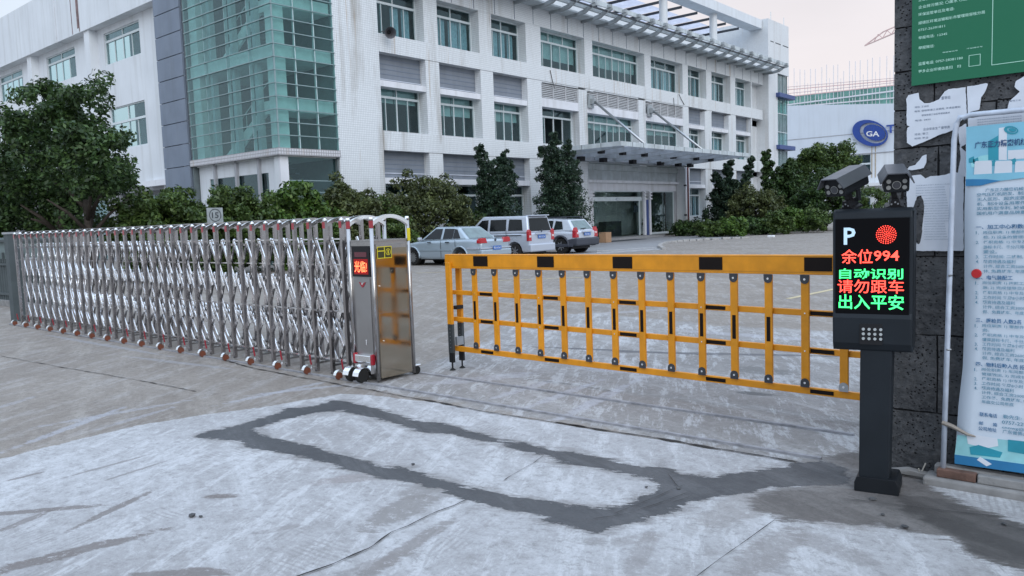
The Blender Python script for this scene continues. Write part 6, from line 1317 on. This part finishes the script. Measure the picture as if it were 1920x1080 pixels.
# a gently waving vinyl sheet
q = MB(); NX, NZ = 14, 40; zt_, zb_ = bl0[0][1], bl0[-1][1]; vs = []
def edge(z_):
    for (xa, za), (xb, zb2) in zip(bl0[:-1], bl0[1:]):
        if zb2 <= z_ <= za: return xa + (xb - xa) * (za - z_) / (za - zb2)
    return bl0[-1][0]
def wave(x, z_): return by + .003 * math.sin(z_ * 4 + x * 3) + .002 * math.sin(x * 9)
for k in range(NZ + 1):
    z_ = zt_ + (zb_ - zt_) * k / NZ; e0 = edge(z_)
    for j in range(NX + 1): x = e0 + (xr_ - e0) * j / NX; vs.append((x, wave(x, z_) + .006, z_))
q.add(vs, [(k * (NX + 1) + j, k * (NX + 1) + j + 1, (k + 1) * (NX + 1) + j + 1, (k + 1) * (NX + 1) + j) for k in range(NZ) for j in range(NX)])
sh = q.build('vinyl_sheet', BAN, bn, smooth=True); sh.modifiers.new('sol', 'SOLIDIFY').thickness = .0015
py_ = by - .0005
def shape(nm, mt, pts, lift=0): 
    q = MB(); q.prism([B(u, v) for u, v in pts], (0, py_ - .0011 - lift, 0), (1, 0, 0), (0, 0, 1), (0, .0008, 0)); return q.build(nm, mt, bn)
shape('printed_sky', BANC, [(1812, 238), (2165, 205), (2165, 317), (1812, 335)])
shape('printed_building', BANT, [(1853, 265), (1872, 254), (1872, 300), (1853, 300)], .001); shape('printed_building', BANA, [(1820, 300), (1840, 292), (1853, 290), (1853, 312), (1822, 314)], .001); shape('printed_building', BANW, [(1873, 240), (1888, 238), (1888, 300), (1873, 300)], .001)
shape('printed_building', BANW, [(1890, 282), (1925, 280), (1925, 297), (1890, 299)], .0015)
for u, v in ((1822, 297), (1830, 299), (1862, 303), (1900, 300)): shape('printed_foliage', BANT, [(u - 5, v + 8), (u - 5, v), (u + 4, v - 4), (u + 6, v + 8)], .002)
for a, b in ((1826, 1860), (1864, 1898), (1902, 1936), (1942, 1980), (1986, 2026)): shape('printed_machine', BANW, [(a, 332), (a + 2, 304), (a + 5, 302), (b - 2, 301), (b, 303), (b, 329)], .003)
shape('printed_wave', BANC, [(1812, 328), (1925, 322), (2165, 309), (2165, 320), (1925, 333), (1878, 339), (1848, 343), (1812, 344)], .0035); shape('printed_wave', BANB, [(1811, 336), (1850, 336), (1877, 339), (1858, 343), (1840, 348), (1811, 349)], .0045)
q = MB(); o_ = ell(0, 0, .034, .020, -20, 28); i_ = ell(.004, 0, .024, .013, -20, 28); cc_ = B(1896, 244)
q.add([(cc_[0] + x, py_ - .004, cc_[1] + z_) for x, z_ in o_] + [(cc_[0] + x, py_ - .004, cc_[1] + z_) for x, z_ in i_], [(i, (i + 1) % 28, 28 + (i + 1) % 28, 28 + i) for i in range(28)]); q.prism(ell(.006, 0, .017, .009, -20, 20), (cc_[0], py_ - .0045, cc_[1]), (1, 0, 0), (0, 0, 1), (0, .001, 0)); q.build('printed_emblem', BANT, bn)
def bt(txt, u0, v0, u1, hpx, mt=BANG, bold=.012, yy=.0058):
    a = B(u0, v0); b = B(u1, v0); h = B(u0, v0 - hpx)[1] - a[1]
    text_mesh('printed_text', txt, mt, (a[0], py_ - yy, a[1]), (1, 0, 0), (0, 0, 1), None, b[0] - a[0], h, bn, bold=bold)
bt('广东正力精密机械有限', 1828, 279, 1952, 13, BANN, .02)
for i, (t_, u0, u1) in enumerate([('广东正力精密机械有限公司', 1848, 1955), ('空气压缩机研发、制造、销售', 1832, 1958), ('无人区形、超宽定圆形压缩', 1832, 1955), ('机、制冷设备用零件精加工', 1832, 1955), ('实用新型专利, 被省家评为', 1832, 1955), ('国机用户满意品牌重管理中', 1832, 1955)]): bt(t_, u0, 360 + i * 8.7 - (u0 - 1832) * .0, u1, 6.6)
def sec(v, head, hx, items, gap=9.0):
    bt(head, 1830, v, hx, 8.5, BANK, .022)
    for k, it in enumerate(items):
        if not it: continue
        n_, s_ = it; 
        if n_: bt(n_, 1830 - (v - 430) * .012, v + 9.5 + k * gap, 1836 - (v - 430) * .012, 6)
        L_ = sum(1 if ord(c) > 255 else .55 for c in s_); u0 = 1844 - (v - 430) * .012; bt(s_, u0, v + 9.5 + k * gap, u0 + 8.6 * L_, 6.6)
sec(430, '一、加工中心和数控车床', 1954, [('1.', '岗位职责: 1) 零部件加工及'), ('', '检; 3) 设备的管理和'), ('2.', '任职资格: 1) 中专及以上'), ('', '游标卡尺、千分尺等测量'), ('', '要设。'), ('3.', '工作时间: 二班制, 每周'), ('4.', '薪资待遇及福利'), ('', '计件, 综合工资5000以'), ('', '休, 免费班车, 年底')])
sec(524, '二、电气装配工', 1899, [('1.', '岗位职责 1) 按照工艺文'), ('', '装; 2) 完成领导交办'), ('2.', '任职资格 1) 中专及以上'), ('3.', '工作时间 每周8小时制'), ('4.', '薪资待遇及福利'), ('', '计件, 综合工资3000'), ('', '假、免费班车、年底')])
sec(604, '三、质检员 人数2名', 1915, [('1.', '岗位职责 1) 零部件'), ('', '务;'), ('2.', '任职资格 1) 中专及'), ('', '懂得游标卡尺、千分尺'), ('3.', '工作时间 每周8小时'), ('4.', '薪资待遇及福利'), ('', '计件, 综合工资2600'), ('', '假, 免费班车, 年底')], 8.6)
sec(686, '四、物料后勤人员 招', 1922, [('1.', '岗位职责 1) 车间部门'), ('', '管理搬运, 3) 完成领'), ('2.', '任职资格 1) 中专及以'), ('3.', '工作时间 每周8小时'), ('4.', '薪资待遇及福利'), ('', '计件, 综合工资2000'), ('', '工作餐、免费班车, 年'), ('', '年底交公司年底')], 8.6)
bt('联系电话', 1837, 780, 1870, 8, BANK, .014); bt('勒先生: 13', 1881, 784, 1930, 7.5); bt('0757-229', 1879, 794, 1925, 6.5); bt('邮', 1836, 796, 1844, 7, BANK); bt('箱', 1862, 799, 1870, 7, BANK); bt('cnowg@1', 1879, 804, 1925, 6.5); bt('公司地址', 1835, 806, 1869, 7.5, BANK, .014); bt('广东省佛山', 1880, 812, 1926, 7.5)
shape('printed_footer', BANA, [(1795, 815), (1925, 829), (2165, 862), (2165, 905), (1925, 872), (1790, 853)], 0); shape('printed_footer_blue', BANB, [(1790, 852), (1925, 871), (2165, 904), (2165, 922), (1925, 888), (1790, 869)], .001); shape('printed_footer_white', BANW, [(1812, 812), (1870, 822), (1872, 836), (1850, 840), (1815, 832)], .001)
shape('printed_footer_teal', BANT, [(1818, 838), (1835, 834), (1880, 848), (1875, 858), (1820, 852)], .0015); shape('printed_footer_teal', BANT, [(1890, 824), (1925, 828), (1925, 852), (1890, 846)], .0015); shape('printed_footer_white', BANW, [(1832, 862), (1838, 856), (1860, 870), (1850, 874)], .002)
cc_ = B(1831, 513); MB().cyl((cc_[0], py_ - .012, cc_[1]), (cc_[0], py_ - .003, cc_[1]), .022, 20, .026).build('red_magnet', simple('red_cap', (.45, .01, .015), .4), bn, smooth=False)
# brick ledge under the banner
lg2 = thing('brick_ledge', 'low cement ledge with old bricks under the blue banner', 'ledge', (-.5, 4.98, 0))
part('cement_base', RENDER_, lg2, (-1.10, 1.6, 4.86, 5.02, -.01, .045), bevel=.012)
part('cement_base', RENDER_, lg2, (-1.06, 1.6, 4.955, 5.02, .045, .10), bevel=.01)
x = -1.035; k = 0
while x < 1.5:
    w_ = .20 + .04 * rnd.random(); o = part('brick', BRICK if k % 3 != 1 else RENDER_, lg2, (x, x + w_ - .008, 4.895, 4.95, .046, .092 + .008 * rnd.random()), bevel=.006); x += w_; k += 1
q = MB(); q.prism([(-.02, 0), (.26, 0), (.3, .03), (.12, .05), (.0, .02)], (-1.33, 5.0, .0), (1, 0, 0), (0, 0, 1), (0, -.06, 0)); tag(q.build('cement_lump', RENDER_, bevel=.015), 'lump of spilled cement at the stone wall foot', 'rubble')
for i, (dx, dy, dz) in enumerate(((.03, 0, .08), (.06, -.02, .03), (-.03, -.02, .02), (.0, -.03, .05))): MB().tube([(-1.14, 4.98, .01), (-1.14 + dx, 4.98 + dy, .01 + dz)], .004, 5).build('twig', simple('dry_twig%d' % i, (.4, .38, .34), .9)); o = [o for o in bpy.data.objects if o.name.startswith('twig')][-1]; tag(o, ['thickest dry twig standing at the foot of the stone wall', 'low dry twig leaning right at the stone wall foot', 'low dry twig leaning left at the stone wall foot', 'short upright dry twig nearest the kiosk base'][i], 'twig', 'dry twigs at the wall foot')
